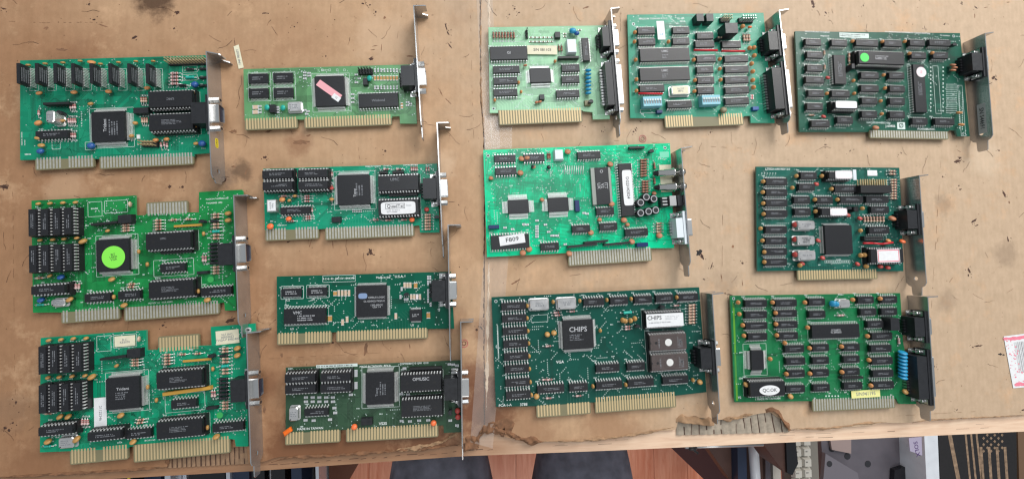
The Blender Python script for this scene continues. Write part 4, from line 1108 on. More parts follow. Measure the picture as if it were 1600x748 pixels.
# left: heap of equipment standing on end beneath the table
x = 96; rr = random.Random(12)
strips = [(-10, 60, DK), (62, 96, NAVY), (98, 150, DK), (152, 168, SIL), (170, 206, DK), (208, 250, NAVY), (256, 265, SIL), (268, 282, DK), (284, 290, SIL), (294, 350, DK), (352, 358, SIL), (362, 388, NAVY), (392, 412, DK), (414, 422, SIL), (424, 444, DK), (446, 452, SIL), (454, 470, NAVY), (472, 490, DK), (492, 497, SIL), (499, 513, DK)]
nms = ('slim black equipment case standing on edge under the table', 'bright metal rail standing among the cases under the table', 'dark blue equipment case standing on edge under the table')
for i, (a, c, m) in enumerate(strips):
    z = -330-rr.uniform(0, 60); w = 'metal_rail' if m is SIL else 'equipment_case'
    side = 'far left corner' if c < 200 else ('middle of the stack' if c < 360 else 'right end of the stack')
    lab = {id(DK): 'slim black case standing on edge under the table, ', id(SIL): 'thin bright metal rail standing under the table, ', id(NAVY): 'dark navy case standing on edge under the table, '}[id(m)] + 'at px' 
    t = ['first', 'second', 'third', 'fourth', 'fifth', 'sixth', 'seventh', 'eighth', 'ninth'][[s[2] for s in strips[:i]].count(m)]
    lab = {id(DK): 'slim black case', id(SIL): 'thin bright metal rail', id(NAVY): 'dark navy case'}[id(m)] + ' on edge under the table, ' + t + ' of its colour from the left'
    rt, q = slab(w, [(a, 700), (c, 700), (c+3, 800), (a+3, 800)], z, 300, m, lab, 'rail' if m is SIL else 'case', group='equipment standing on edge under the table')
    if m is not SIL and c-a > 12:
        b = MB(); L = (q[1]-q[0]).length
        for k in range(4): b.box(L*.12, -70-k*24, 300.05, L*.88, -62-k*24, 301.2, 0, .2)
        link('vent_rib', b.mesh('vent_rib', [M['socket'] if m is NAVY else GRY]), rt, kind='stuff')
# support below it
# yellow cable
c0 = [P(160, 752, -325), P(172, 744, -322), P(184, 741, -321), P(196, 744, -322), P(203, 741, -321), P(200, 752, -324), P(192, 765, -326)]
rt = root('yellow_cable', c0[0]); tag(rt, 'yellow cable looped on the black cases at the bottom left', 'cable')
b = MB()
for a, c in zip(c0, c0[1:]): b.cyl(a-c0[0], c-c0[0], 2.0, n=8)
link('sheath', b.mesh('sheath', [mat('yellow_sheath', rgb(220, 200, 40), .4)]), rt)

# right: crate corner, bracket arm, tubes, keyboard, steel panels, flag bag
def tri(): pass
slab('wooden_shelf_board', [(1096, 684), (1196, 678), (1196, 760), (1148, 760)], -420, 30, BRN, 'dark brown board end with slanted edge right of the jeans', 'board')
slab('navy_upright', [(1152, 680), (1166, 680), (1168, 800), (1154, 800)], -400, 310, NAVY, 'dark navy case standing right of the slanted brown board', 'case')
c0, c1 = P(1176, 680, -395), P(1184, 800, -395); rt = root('metal_tube', c0); tag(rt, 'pale round enamelled tube standing out between the navy case and brown box', 'tube'); b = MB(); b.cyl((0, 0, 0), c1-c0, 9, n=20); link('tube', b.mesh('tube', [WHT]), rt)
slab('grey_strip_case', [(1190, 680), (1202, 680), (1206, 800), (1194, 800)], -420, 300, GRY, 'narrow grey case between the metal tube and the brown box', 'case')
slab('white_strip_case', [(1206, 680), (1218, 680), (1222, 800), (1210, 800)], -425, 300, BEI, 'narrow off white case half hidden by the brown box', 'case')
rt, q = slab('brown_box', [(1180, 676), (1228, 676), (1236, 738), (1226, 738)], -300, 60, BRN, 'brown box corner pointing down beside the keyboard', 'box')
bq = [P(x, y, -296) for x, y in [(1228, 676), (1242, 676), (1247, 724), (1238, 742), (1230, 738)]]
b = MB(); b.prism([[(p.x-q[0].x, p.y-q[0].y) for p in bq][::-1]], 0, 64); link('bezel', b.mesh('bezel', [DK]), rt)
# bracket arm with a knob
a, c = P(1070, 698, -60), P(1192, 694, -60); rt = root('support_rod', a); tag(rt, 'thin metal rod with a small knob just below the table edge', 'rod'); b = MB(); b.cyl((0, 0, 0), c-a, 1.7, n=10); b.lathe([(-4, 1), (-3, 3.4), (3, 3.8), (6, 2)], P(1080, 698, -60)-a, (1, 0, 0), 12, mi=1); b.cyl(P(1074, 694, -60)-a, P(1090, 707, -60)-a, 1.6, n=8, mi=1)
link('rod', b.mesh('rod', [M['tin'], M['plastic']]), rt)
# keyboard
k0 = P(1236, 670, -330); rt = root('keyboard', k0); tag(rt, 'beige keyboard lying under the table between brown box and grey panel', 'keyboard')
b = MB(); e0 = P(1232, 670, -345)-k0; e1 = P(1278, 800, -345)-k0; b.box(e0.x, e1.y, -30, e1.x, 30, -9); link('case', b.mesh('case', [mat('keyboard_case', rgb(120, 116, 108), .6)]), rt)
def kc():
    b = MB(); b.box(-8.6, -8.6, -8, 8.6, 8.6, 0, 0, 2.4); return b.mesh('keycap', [BEI])
KM = kc()
for i in range(9):
    for j in range(2):
        p = P(1247, 690, -330)-k0; o = link('keycap', KM, rt, (p.x+j*19+rr.uniform(-.3, .3)-1, 34-i*19-20, 0))
        link('lettering', smudge_print(i % 4, 5, 4.5, 1, M['ink']), o, (-2, 2, .05))
# grey steel panels with holes
rt, q = slab('steel_panel', [(1282, 670), (1440, 662), (1446, 800), (1290, 800)], -430, 120, GRY, 'large grey steel case lid lying under the right side of the table', 'panel')
b = MB()
for px, py in ((1356, 724), (1324, 712), (1300, 700), (1410, 700)):
    p = P(px, py, -429.8)-Vector((q[0].x, q[0].y, -550)); b.cyl((p.x, p.y, p.z), (p.x, p.y, p.z+.4), 7, n=18, sm=False)
link('hole', b.mesh('hole', [M['ink']]), rt, kind='stuff')
rt, q = slab('steel_panel', [(1290, 708), (1340, 738), (1352, 800), (1282, 800)], -400, 8, mat('lighter_grey_steel', rgb(122, 117, 124), .35, .3), 'lighter grey plate with a round hole leaning on the steel case lid', 'panel')
b = MB(); p = P(1296, 724, -399.9)-Vector((q[0].x, q[0].y, -408)); b.cyl(p, p+Vector((0, 0, .3)), 6, n=18, sm=False); link('hole', b.mesh('hole', [M['ink']]), rt)
rt, q = slab('cream_plate', [(1297, 684), (1330, 682), (1330, 708), (1300, 702)], -424, 5, mat('dull_pink_grey', rgb(150, 132, 128), .6), 'small pinkish grey cover plate near the keyboard', 'plate')
slab('black_block', [(1398, 734), (1424, 726), (1434, 760), (1396, 770)], -420, 9, DK, 'black block set in the corner of the steel case lid', 'block')
rt, q = slab('handwritten_tag', [(1420, 684), (1440, 682), (1441, 711), (1422, 704)], -380, 1, mat('grey_paper_tag', rgb(168, 160, 182), .7), 'pale tag with handwritten letters hanging by the white post', 'tag')
link('lettering', text_mesh('SOLX', 9, mat('purple_ink', rgb(70, 40, 100), .6)), rt, (16, -22, 1.1), math.radians(-80))
slab('white_post', [(1444, 676), (1465, 676), (1470, 800), (1450, 800)], -380, 350, WHT, 'pale grey upright post between the tag and the black bag', 'post')
rt, q = slab('fabric_bag', [(1466, 668), (1588, 660), (1590, 820), (1472, 820)], -400, 200, BAG, 'black fabric bag printed with tan stripes and a checked canton', 'bag')
b = MB()
def bp(px, py, z=-399.6): p = P(px, py, z); return (p.x-q[0].x, p.y-q[0].y)
for i, (x0, y0, x1, y1, w) in enumerate([(1482, 668, 1500, 760, 9)] + [(1508+k*8.5, 668, 1517+k*9, 760, 4.5) for k in range(3)] + [(1533+k*12.5, 700, 1537+k*12.5, 760, 6.5) for k in range(4)]):
    b.strip(bp(x0, y0), bp(x1, y1), w, 200.25)
for i in range(6):
    for j in range(7):
        if (i+j) % 2 == 0:
            x, y = bp(1537+i*5.8, 674+j*5.0); b.dot(x, y, 3.4, 200.3, n=4)
link('flag_print', b.mesh('flag_print', [GOLDP]), rt)
slab('brown_carton', [(1590, 662), (1650, 660), (1650, 800), (1594, 800)], -420, 200, mat('brown_carton', rgb(110, 84, 62), .7), 'brown carton at the extreme lower right corner under the table', 'box')
# ================================================================== the fourteen cards
def card_a():      # top left: bright green, tall zigzag memory chips
    c = Card((20, 60), 3.2514, (37, 113), (760, 93), 'emerald', rgb(18, 138, 98, 0.9), 'long green card with eight upright memory chips and a yellow tag on its bracket')
    c.board([(37, 113), (760, 93), (990, 86), (1003, 582), (921, 588), (921, 600), (440, 606), (440, 612), (414, 612), (414, 608), (113, 616), (37, 618)],
            [(113, 606, 414, 655, 18, ((8, 10),)), (440, 600, 920, 640, 31)], 'pale')
    c.traces(70, 0.6, 50)
    for u in (108, 198, 288, 375, 465, 557, 650, 740):
        x, y = c.L(u, 210, ZP)
        b = MB(); b.box(-1.4, -8.6, 4.6, 1.4, 8.6, 11.8, 0, 0.1)
        def mk(b=b): return b.mesh('chip', [M['chip']])
        o = link('chip', cached('zip', mk), c.root, (x, y, ZP))
        def mk2():
            b = MB()
            for k in range(12):
                yy = -7.4+k*1.27*1.06; s = 1 if k % 2 else -1
                b.box(s*1.3-0.25, yy-0.3, 0, s*1.3+0.25, yy+0.3, 3.0); b.box(min(0, s*1.3)-0.2, yy-0.3, 2.6, max(0, s*1.3)+0.2, yy+0.3, 4.1)
                b.box(1.6, yy-0.34, 0, 2.3, yy+0.34, 4.6)
            return b.mesh('pin_row', [M['pin']])
        link('pin_row', cached('zippins', mk2), o, kind='stuff')
        def mk3():
            b = MB(); r = random.Random(3)
            for k in range(4):
                z = 5.4+k*1.6; y0 = -6
                while y0 < 5:
                    w = r.uniform(0.3, 0.9); b.quad((0, y0, z), (0, y0+w, z), (0, y0+w, z+0.8), (0, y0, z+0.8)); y0 += w+0.3
            return b.mesh('lettering', [M['grey']])
        link('lettering', cached('zipprint', mk3), o, (1.43, 0, 0))
        c.outline(x-3.2, y-9.6, x+3.6, y+9.6)
    c.disc([(82, 138), (168, 131), (258, 126), (345, 117), (448, 132), (540, 124), (628, 119), (716, 118)], 'ochre', 1.9, 0.9, 0.3, rot=0)
    c.disc([(408, 126)], 'orange', 3.2, 1.2, 0.5)
    c.disc([(138, 280), (315, 276), (490, 272), (686, 254)], 'orange', 2.6, 1.2, 0.7)
    c.sip(155, 282, 330)
    x = c.can(162, 362, 214, 430, 10)
    c.tran([(240, 378)], 0)
    c.disc([(232, 418), (258, 420)], 'ochre', 2.0, 1.1, 0.5); c.disc([(135, 432)], 'orange', 3.2, 1.6, 0.8); c.disc([(133, 507), (150, 545)], 'ochre', 2.6, 1.1, 0.6)
    c.disc([(146, 575)], 'blue', 2.6, 1.8, 0.8)
    c.dip(197, 488, 20, rot=0, sock=0)
    for v, us in ((345, (292, 303, 314)), (418, (282, 293, 304, 315)), (492, (292, 303, 314))): c.res([(u, v) for u in us], 1, 'pinkres', 4.0, 0.8)
    c.res([(130, 378)], 1, 'pinkres', 4, 0.9)
    for v in (522, 536, 550): c.box_print(200, v, 242, v+12)
    q = c.qfp(398, 370, 570, 524, 38, 3.6, 0.6, txt='Trident', trot=90, th=2.6, pr='lgrey', tdx=-2.4, tdy=1)
    c.lines_on(q, 15, 8, 4, 3.85, dx=4.0, rot=90, m='grey')
    q2 = c.dip(800, 307, 28, 14.2, sock=1, txt='UMC', th=2, trot=180, lines=0); q3 = c.dip(803, 424, 28, 14.2, sock=1, lines=4)
    c.header(880, 112, 13, 2, rot=0, h=2.2, pin=8.5)
    c.res([(820, 178), (820, 196), (820, 213), (820, 231)], 0, 'pinkres', 6, 1.2)
    c.res([(900, 157), (967, 155), (967, 200), (967, 240), (862, 238)], 0, 'plastic', 6, 1.3); c.res([(900, 198)], 0, 'teal', 7, 1.4)
    c.box_print(862, 142, 938, 172); c.box_print(862, 185, 938, 212)
    c.res([(652, 312), (664, 312), (676, 312), (656, 416), (668, 416), (680, 416)], 1, 'beige', 4.4, 0.85)
    c.disc([(625, 432), (606, 497)], 'ochre', 2.2, 1.3, 0.6); c.disc([(929, 238), (403, 548), (966, 536)], 'blue', 2.9, 2.2, 0.9); c.disc([(924, 276), (934, 536), (929, 448), (400, 335)], 'ochre', 2.3, 1.3, 0.5)
    c.blk(610, 350, 690, 381, 4.5, name='capacitor')
    c.header(682, 532, 5, 2, rot=-4, h=2.4, pin=8); c.smd([(638, 500)], 'white', 1, 4, 2.5)
    c.disc([(730, 518), (785, 514)], 'orange', 2.5, 1.4, 0.6); c.res([(752, 540), (768, 536), (782, 542)], 1, 'pinkres', 4, 0.9)
    c.box_print(368, 528, 422, 565)
    c.text(47, 510, 'MADE IN TAIWAN', 1.0, 90); c.text(62, 530, 'P/C 8900', 0.9, 90); c.scribble(62, 594, 5, 1.4)
    c.bracket(982, 70, [(990, 390, 'hd15')], tabbend=-14, length=112)
    # yellow tag on the outer side of the bracket
    b = MB(); b.prism([[(4.2*math.copysign(abs(math.cos(a))**.5, math.cos(a)), 2.0*math.copysign(abs(math.sin(a))**.5, math.sin(a))) for a in [2*math.pi*k/24 for k in range(24)]]], 0.02, 0.08, f=lambda a, d, e: (e, a, d))
    ys = c.L(1028, 533, 10)[1]
    o = link('sticker', b.mesh('sticker', [mat('bright_yellow_tag', (0.80, 0.66, 0.02, 1), 0.5)]), c.root, (c.bx+0.46, ys, 10))
    t = link('lettering', text_mesh('KOREA', 1.6, M['ink']), o, (0.12, 0, 0)); t.rotation_euler = (math.radians(90), 0, math.radians(90)); t.rotation_euler = Matrix(((0, 0, 1), (1, 0, 0), (0, 1, 0))).to_euler()
    c.fine_silk(40); c.finish()

def trident_card(crop, s, dv, key, base, label, which):
    """the two near twins of the left column (b: green dot sticker, c: bar label)"""
    B = which == 'b'
    def T(u, v):            # second card coordinates follow the first one's, scaled and shifted
        return (u, v)
    if B:
        c = Card(crop, s, (48, 80), (600, 52), key, base, label)
        c.board([(48, 80), (600, 52), (602, 158), (655, 156), (655, 150), (880, 142), (938, 142), (938, 34), (1165, 22), (1172, 32), (1172, 100), (1120, 100), (1135, 662), (1076, 662), (1072, 620), (1047, 622), (1047, 624), (540, 645), (540, 655), (518, 655), (518, 652), (206, 672), (56, 674)],
                [(206, 662, 518, 708, 18, ((2, 4),)), (540, 645, 1048, 680, 31)], 'pale')
    else:
        c = Card(crop, s, (44, 90), (580, 50), key, base, label)
        c.board([(44, 90), (580, 50), (583, 152), (640, 150), (640, 140), (850, 130), (912, 128), (908, 34), (1133, 16), (1136, 66), (1086, 70), (1098, 640), (1035, 640), (1030, 605), (1008, 602), (515, 630), (515, 640), (490, 642), (490, 650), (192, 664), (40, 670)],
                [(192, 656, 490, 704, 18, ((8, 10),)), (515, 632, 1008, 672, 31)], 'gold')
    # the upper secondary connector
    b = MB(); uu = ((657, 90, 880, 150) if B else (640, 84, 852, 146))
    x0, y0 = c.L(uu[0], uu[1]); x1, y1 = c.L(uu[2], uu[3])
    b.prism([[(x0, y1+0.02), (x1, y1+0.02), (x1, y0-1), (x1-1, y0), (x0+1, y0), (x0, y0-1)]], ZB+.02, ZP-.02)
    e = link('edge_connector', b.mesh('edge_connector', [M['bare']]), c.root)
    b = MB(); n = 13
    for k in range(n):
        x = x0+0.6+(x1-x0-1.2)/n*(k+.5); b.box(x-.75, y1+.3, ZP-.01, x+.75, y0-1, ZP+.05)
    link('tin_contact' if B else 'gold_contact', b.mesh('contact', [M['pale' if B else 'gold']]), e, kind='stuff')
    c.traces(110, 0.4, 160)
    if B: K = lambda u, v: (u, v)
    else: K = lambda u, v: (u*0.958-4+v*0.0, v*0.975-4+(u-600)*-0.0)
    # memory in sockets: two rows of four upright DIPs
    if B: rows = [((51, 196), (116, 194), (180, 191), (240, 187)), ((54, 390), (118, 386), (184, 384), (243, 380))]
    else: rows = [((51, 204), (110, 200), (172, 197), (232, 192)), ((52, 402), (108, 397), (166, 394), (226, 388))]
    for r in rows:
        for u, v in r: c.dip(u, v, 18, 6.0, rot=1, sock=1, flip=0, lines=2)
    caps = [(88, 97), (150, 95), (218, 92), (285, 90), (98, 290), (165, 287), (225, 283), (292, 278)] if B else [(88, 102), (150, 98), (213, 93), (278, 91), (85, 290), (142, 287), (207, 283), (272, 280)]
    c.disc(caps, 'ochre', 2.0, 1.1, 0.5, rot=0)
    c.disc([K(332, 296)], 'ochre', 3.4, 1.6, 0.5, rot=15)
    c.box_print(*K(348, 88), *K(424, 162)); c.box_print(*K(436, 82), *K(560, 140))
    if B: c.scribble(365, 127, 5, 1.5)
    c.sip(K(365, 0)[0], K(500, 0)[0], K(0, 200)[1], rot=3); 
    c.blk(*K(505, 152), *K(580, 200), 4.5, name='pin_header')
    c.disc([K(578, 100)], 'beige', 2.4, 1, .3, rot=90); c.disc([K(455, 240)], 'ochre', 1.9, 1.1, .5)
    c.res([K(550, 208), K(550, 224), K(550, 239)], 0, 'beige', 5.4, 1); c.res([K(720, 184), K(720, 200), K(720, 216), K(720, 232), K(802, 182), K(882, 178)], 0, 'beige', 5, 1)
    c.part('resistor_network', sip_mesh(9, 'tape', 1.2, 2.0), *K(880, 212), zref=1)
    # processor
    if B:
        q = c.qfp(390, 282, 568, 455, 40, 3.0, 1.4, dots=True)
        c.sticker(422, 320, 546, 438, ZP+4.75, 'green', 'BIT\nUSED\nVGA', 1.8, rounded=2, rot=0, trot=8)
    else:
        q = c.qfp(374, 288, 548, 452, 40, 3.0, 1.4, txt='Trident', th=2.3, tdx=0, tdy=3.5, dots=False)
        c.lines_on(q, 10, 6.5, 4, 4.65, dx=-0.5, dy=-2.0)
    big = [(775, 292), (790, 548)] if B else [(748, 300), (748, 552)]
    c.dip(*big[0], 28, 13.6, sock=1, txt='UMC' if B else None, lines=4, tdx=-4, tdy=2); c.dip(*big[1], 28, 13.6, sock=1, lines=4)
    c.dip(*((797, 435) if B else (770, 424)), 16); c.box_print(*((697, 398, 912, 470) if B else (676, 378, 880, 452)))
    if B: c.sip(730, 905, 352, h=3)
    else: c.part('resistor_network', sip_mesh(15, 'tape', 4, 3.0), 790, 358, rot=3, zref=3)
    c.dip(*((1028, 560) if B else (995, 542)), 20)
    c.dip(*((135, 552) if B else (118, 560)), 20, sock=1)
    if B: c.dip(398, 594, 16, sock=0); c.dip(566, 580, 14)
    else: c.dip(366, 586, 20, sock=1); c.dip(538, 576, 16)
    c.res([K(268, 535), K(283, 535), K(298, 535)], 1, 'pinkres', 4.4, .95)
    c.disc([K(480, 497), K(545, 634)] , 'ochre', 2.8, 1.3, .6, rot=0); c.res([K(580, 522), K(575, 538), K(90, 490)], 0, 'beige', 5, 1)
    if B:
        c.disc([(210, 485), (105, 606)], 'blue', 2.6, 1.4, .7, rot=0); c.can(145, 597, 230, 645, 4.5); c.disc([(258, 604)], 'ochre', 3, 1.4, .6, rot=15); c.disc([(150, 478)], 'ochre', 2.2, 1, .5); c.res([(95, 632)], 0, 'teal', 5, 1)
    else:
        c.disc([(148, 487), (190, 486)], 'ochre', 2.8, 1.3, .6, rot=20); c.can(128, 590, 215, 655, 4.5); c.disc([(235, 600)], 'ochre', 3.4, 1.5, .6, rot=30); c.disc([(88, 612)], 'ochre', 2.9, 1.3, .6, rot=0); c.res([(78, 640)], 0, 'teal', 5, 1)
    c.disc([K(622, 350), K(668, 418), K(966, 256), K(490, 590), K(938, 560)], 'ochre', 2.3, 1.2, .5, rot=90)
    c.disc([K(1098, 148), K(1098, 185), K(988, 606)], 'ochre', 3.0, 1.5, .5, rot=0)
    # column of resistors behind the port
    vs = [152, 168, 205, 222, 262, 280, 432, 448, 464]
    c.res([K(1028, v) for v in vs], 0, 'beige', 5.2, 1.05); c.res([K(1028, 243)], 0, 'teal', 6, 1.3); c.res([K(1022, 188)], 0, 'plastic', 6.5, 1.4)
    c.res([K(1020, v) for v in (310, 330, 350, 370, 390, 410)], 0, 'plastic', 7, 1.5)
    c.tran([K(955, 190)]); c.res([K(958, 388), K(972, 388)], 1, 'pinkres', 5, 1); c.blk(*K(925, 452), *K(985, 470), 3, name='transistor')
    c.part('test_pad', cached('pad', lambda: (lambda b: (b.cyl((0, 0, .03), (0, 0, .12), 2.6, n=20, sm=False), b.mesh('test_pad', [mat('green_pad', rgb(60, 170, 90), .4)]))[1])(MB())), *K(1000, 498), zref=0)
    if B:
        c.text(1035, 70, 'MADE IN TAIWAN LTD', 1.3, 0); c.text(1020, 92, 'TVGA8900 1992', 1.4); c.text(735, 620, 'PCI REV 1.0   VGA 8900C', 1.3)
        c.bracket(1122, 55, [(1128, 362, 'hd15')], tabbend=-2)
    else:
        s_ = c.sticker(935, 50, 1052, 120, ZP+.1, 'cream', 'VLF INC.\n00050063\nTVGA-P 89B2400', 1.9, rot=2, trot=0, pr='grey')
        c.sticker(420, 78, 525, 132, ZP+.6, 'cream', 'B.C.\nK83070', 1.8, trot=0, pr='grey'); c.sticker(316, 392, 380, 550, ZP+.6, 'paper', '21125346', 2.2, trot=-90, pr='grey')
        c.text(760, 478, 'VER-1.01', 1.2); c.text(600, 608, 'IBC-00 VGA', 1.2)
        x, y = c.L(1103, 48); b = MB(); b.cyl((x, y, ZP+.02), (x, y, ZP+1.0), 2.1, n=18); b.cyl((x, y, ZP+1.01), (x, y, ZP+1.04), 1.0, n=14, mi=1)
        link('rivet', b.mesh('rivet', [M['solder'], M['ink']]), c.root)
        c.bracket(1090, 68, [(1096, 344, 'hd15')], tabbend=2)
    c.fine_silk(110); c.finish()

def card_d():      # second column, top: pale green with pink sticker
    c = Card((360, 0), 3.253, (66, 352), (860, 330), 'sage', rgb(104, 160, 104, .85), 'pale green card with a pink sticker diagonally across its square chip', var=.12)
    c.board([(66, 352), (930, 328), (948, 628), (862, 628), (860, 590), (822, 592), (822, 600), (374, 605), (374, 608), (345, 608), (342, 606), (72, 612)],
            [(72, 602, 343, 652, 18), (374, 596, 822, 635, 31)], 'gold')
    c.traces(80, .35, 90)
    for u, v in ((140, 398), (266, 394), (141, 473), (268, 470)):
        x, y = c.L(u, v, ZP+2.6); w, h = c.size(u-50, v-26, u+50, v+22, ZP+2.6)
        b = MB(); b.box(-w/2, -h/2, .3, w/2, h/2, 2.6, 0, .2)
        o = link('chip', b.mesh('chip', [M['chip']]), c.root, (x, y, ZP)); link('pin_row', gull_mesh(w, h, 13, 0, 1.4, -.2), o, kind='stuff'); c.lines_on(o, w*.6, 3.6, 2, 2.63, seed=4, m='grey')
        c.outline(x-w/2-1.2, y-h/2-2, x+w/2+1.2, y+h/2+2, .3)
    q = c.qfp(428, 385, 582, 540, 40, 3.0, .5); s = c.L(505, 462)
    c.sticker(432, 442, 572, 476, ZP+3.8, 'pink', None, rot=-39, lab='faded pink strip sticker set diagonally')
    c.sticker(516, 484, 560, 510, ZP+3.9, 'paper', '12', 1.6, rot=-39)
    c.can(285, 512, 362, 570, 4); c.blk(196, 530, 228, 572, 3.5, name='capacitor'); c.blk(672, 396, 698, 432, 3.5, name='capacitor')
    c.disc([(187, 548), (268, 550), (707, 400)], 'teal', 2.6, 1.4, .9, rot=90)
    c.header(682, 356, 5, 2, h=2.4, pin=7.5, pinmat='socket')
    for k in range(8): c.smd([(735+k*16, 358)], 'lgrey', 1, 3.2, 1.4); c.smd([(735+k*16, 398)], 'ochre', 1, 4.6, 2.0); c.smd([(735+k*16, 446)], 'lgrey', 1, 3.2, 1.4)
    c.smd([(128, 545), (128, 570)], 'beige', 0, 5, 3.4); c.smd([(378, 370), (378, 385), (378, 400), (400, 372), (400, 386), (150, 540), (150, 556), (150, 572), (240, 545), (240, 558), (240, 572), (378, 560), (395, 566), (388, 580), (640, 380), (655, 400), (640, 420), (622, 480), (622, 500), (622, 520), (900, 520), (900, 536), (915, 528)], 'lgrey', 0, 2.8, 1.5)
    c.smd([(872, 530), (872, 545)], 'ochre', 1, 3, 2)
    c.dip(752, 508, 28, 13.0, lines=0, txt='Winbond', th=2.2, tdy=-.5)
    for u in (462, 500, 538, 575): c.box_print(u, 352, u+10, 362)
    c.text(480, 358, 'MADE IN', 1.1)
    c.bracket(931, 32, [(940, 398, 'hd15')], tabbend=0)
    c.fine_silk(44); c.finish()

def card_e():      # second column, second
    c = Card((400, 185), 3.4, (38, 268), (960, 240), 'jade', rgb(12, 150, 108, .85), 'green card with a white QuadTel sticker below its UMC chip')
    c.board([(38, 268), (962, 240), (975, 606), (872, 606), (868, 568), (842, 570), (365, 586), (335, 588), (48, 592)],
            [(48, 584, 335, 638, 18, ((7, 10),)), (366, 578, 842, 624, 31)], 'pale')
    c.traces(100, .4, 120)
    for u, v in ((112, 296), (300, 292), (114, 356), (302, 353)): c.dip(u, v, 20, 7.4, sock=1, lines=2)
    c.blk(55, 428, 110, 498, 6, 'can', 'oscillator', .5); c.sticker(62, 436, 104, 490, ZP+6.1, 'paper', '4.4318\nMHz', 1.6, trot=90, pr='grey')
    c.dip(207, 488, 20, 6.4)
    c.disc([(141, 432)], 'orange', 2.9, 1.6, .8); c.disc([(78, 574)], 'vivid', 2.9, 1.8, .9); c.disc([(829, 538)], 'vivid', 2.5, 1.6, .9); c.disc([(907, 484)], 'redcap', 2.3, 1.6, .8); c.disc([(176, 534)], 'vivid', 2.4, 1.5, .7)
    c.disc([(178, 436), (208, 412)], 'ochre', 1.9, 1.1, .5)
    c.res([(270, 412), (270, 425), (270, 440), (276, 520), (276, 533), (206, 412), (146, 412), (186, 545)], 0, 'pinkres', 4.6, .9)
    c.res([(403, 295), (403, 365), (403, 432), (211, 300), (211, 358), (298, 486)], 1, 'pinkres', 3.6, .9); c.disc([(403, 372)], 'redcap', 2, 1.1, .5); c.disc([(403, 430)], 'ochre', 2.3, 1.1, .5)
    q = c.qfp(430, 297, 606, 458, 40, 3.2, 1.0, txt='Tseng', trot=90, th=2.2, tdx=1, tdy=-3)
    c.lines_on(q, 13, 7, 3, 4.25, dx=5.0, dy=1, rot=90)
    c.dip(756, 342, 28, 14.0, txt='UMC', th=2.6, tdx=-3, tdy=3, pr='grey', sock=1); c.dip(757, 472, 28, 14.0, sock=1, lines=0)
    st = c.sticker(664, 442, 848, 508, ZP+8.85, 'paper', 'QuadTel', 3.0, rounded=7, dx=-2.6, dy=1.6, pr='ink')
    c.print_on(st, '7000', 1.8, .1, dx=9, dy=1.6, m='lgrey'); c.lines_on(st, 12, 3, 2, .1, dx=-4, dy=-2.8)
    b = MB(); 
    for p, q_ in (((-11, 3.8), (5.6, 3.8)), ((5.6, 3.8), (5.6, -.4)), ((5.6, -.4), (-11, -.4)), ((-11, -.4), (-11, 3.8))): b.strip(p, q_, .35, .1)
    link('printed_frame', b.mesh('printed_frame', [M['ink']]), st)
    c.sip(650, 702, 286, h=4); c.sip(722, 785, 284, h=4); c.sip(708, 855, 405, h=3)
    c.blk(400, 520, 450, 552, 3, name='transistor')
    c.res([(690, 270), (758, 270), (635, 538), (700, 540), (785, 538)], 0, 'pinkres', 5, 1); c.res([(825, 268), (835, 268), (845, 268), (855, 268), (905, 270), (918, 270)], 1, 'pinkres', 3.6, .8)
    c.res([(912, 512), (912, 527), (912, 542), (912, 557), (912, 572), (912, 588)], 0, 'beige', 5.6, 1.1); c.tran([(960, 524)])
    for k in range(6): c.smd([(515+k*9, 492)], 'dark', 1, 2, 1)
    c.text(650, 254, 'MADE IN TAIWAN    LT3 REV.A', 1.2); c.text(820, 248, 'COPYRIGHT 1991', 1.2); c.text(140, 568, 'PCB 000 91', 1.2)
    c.bracket(962, 26, [(968, 376, 'hd15')])
    c.fine_silk(44); c.finish()

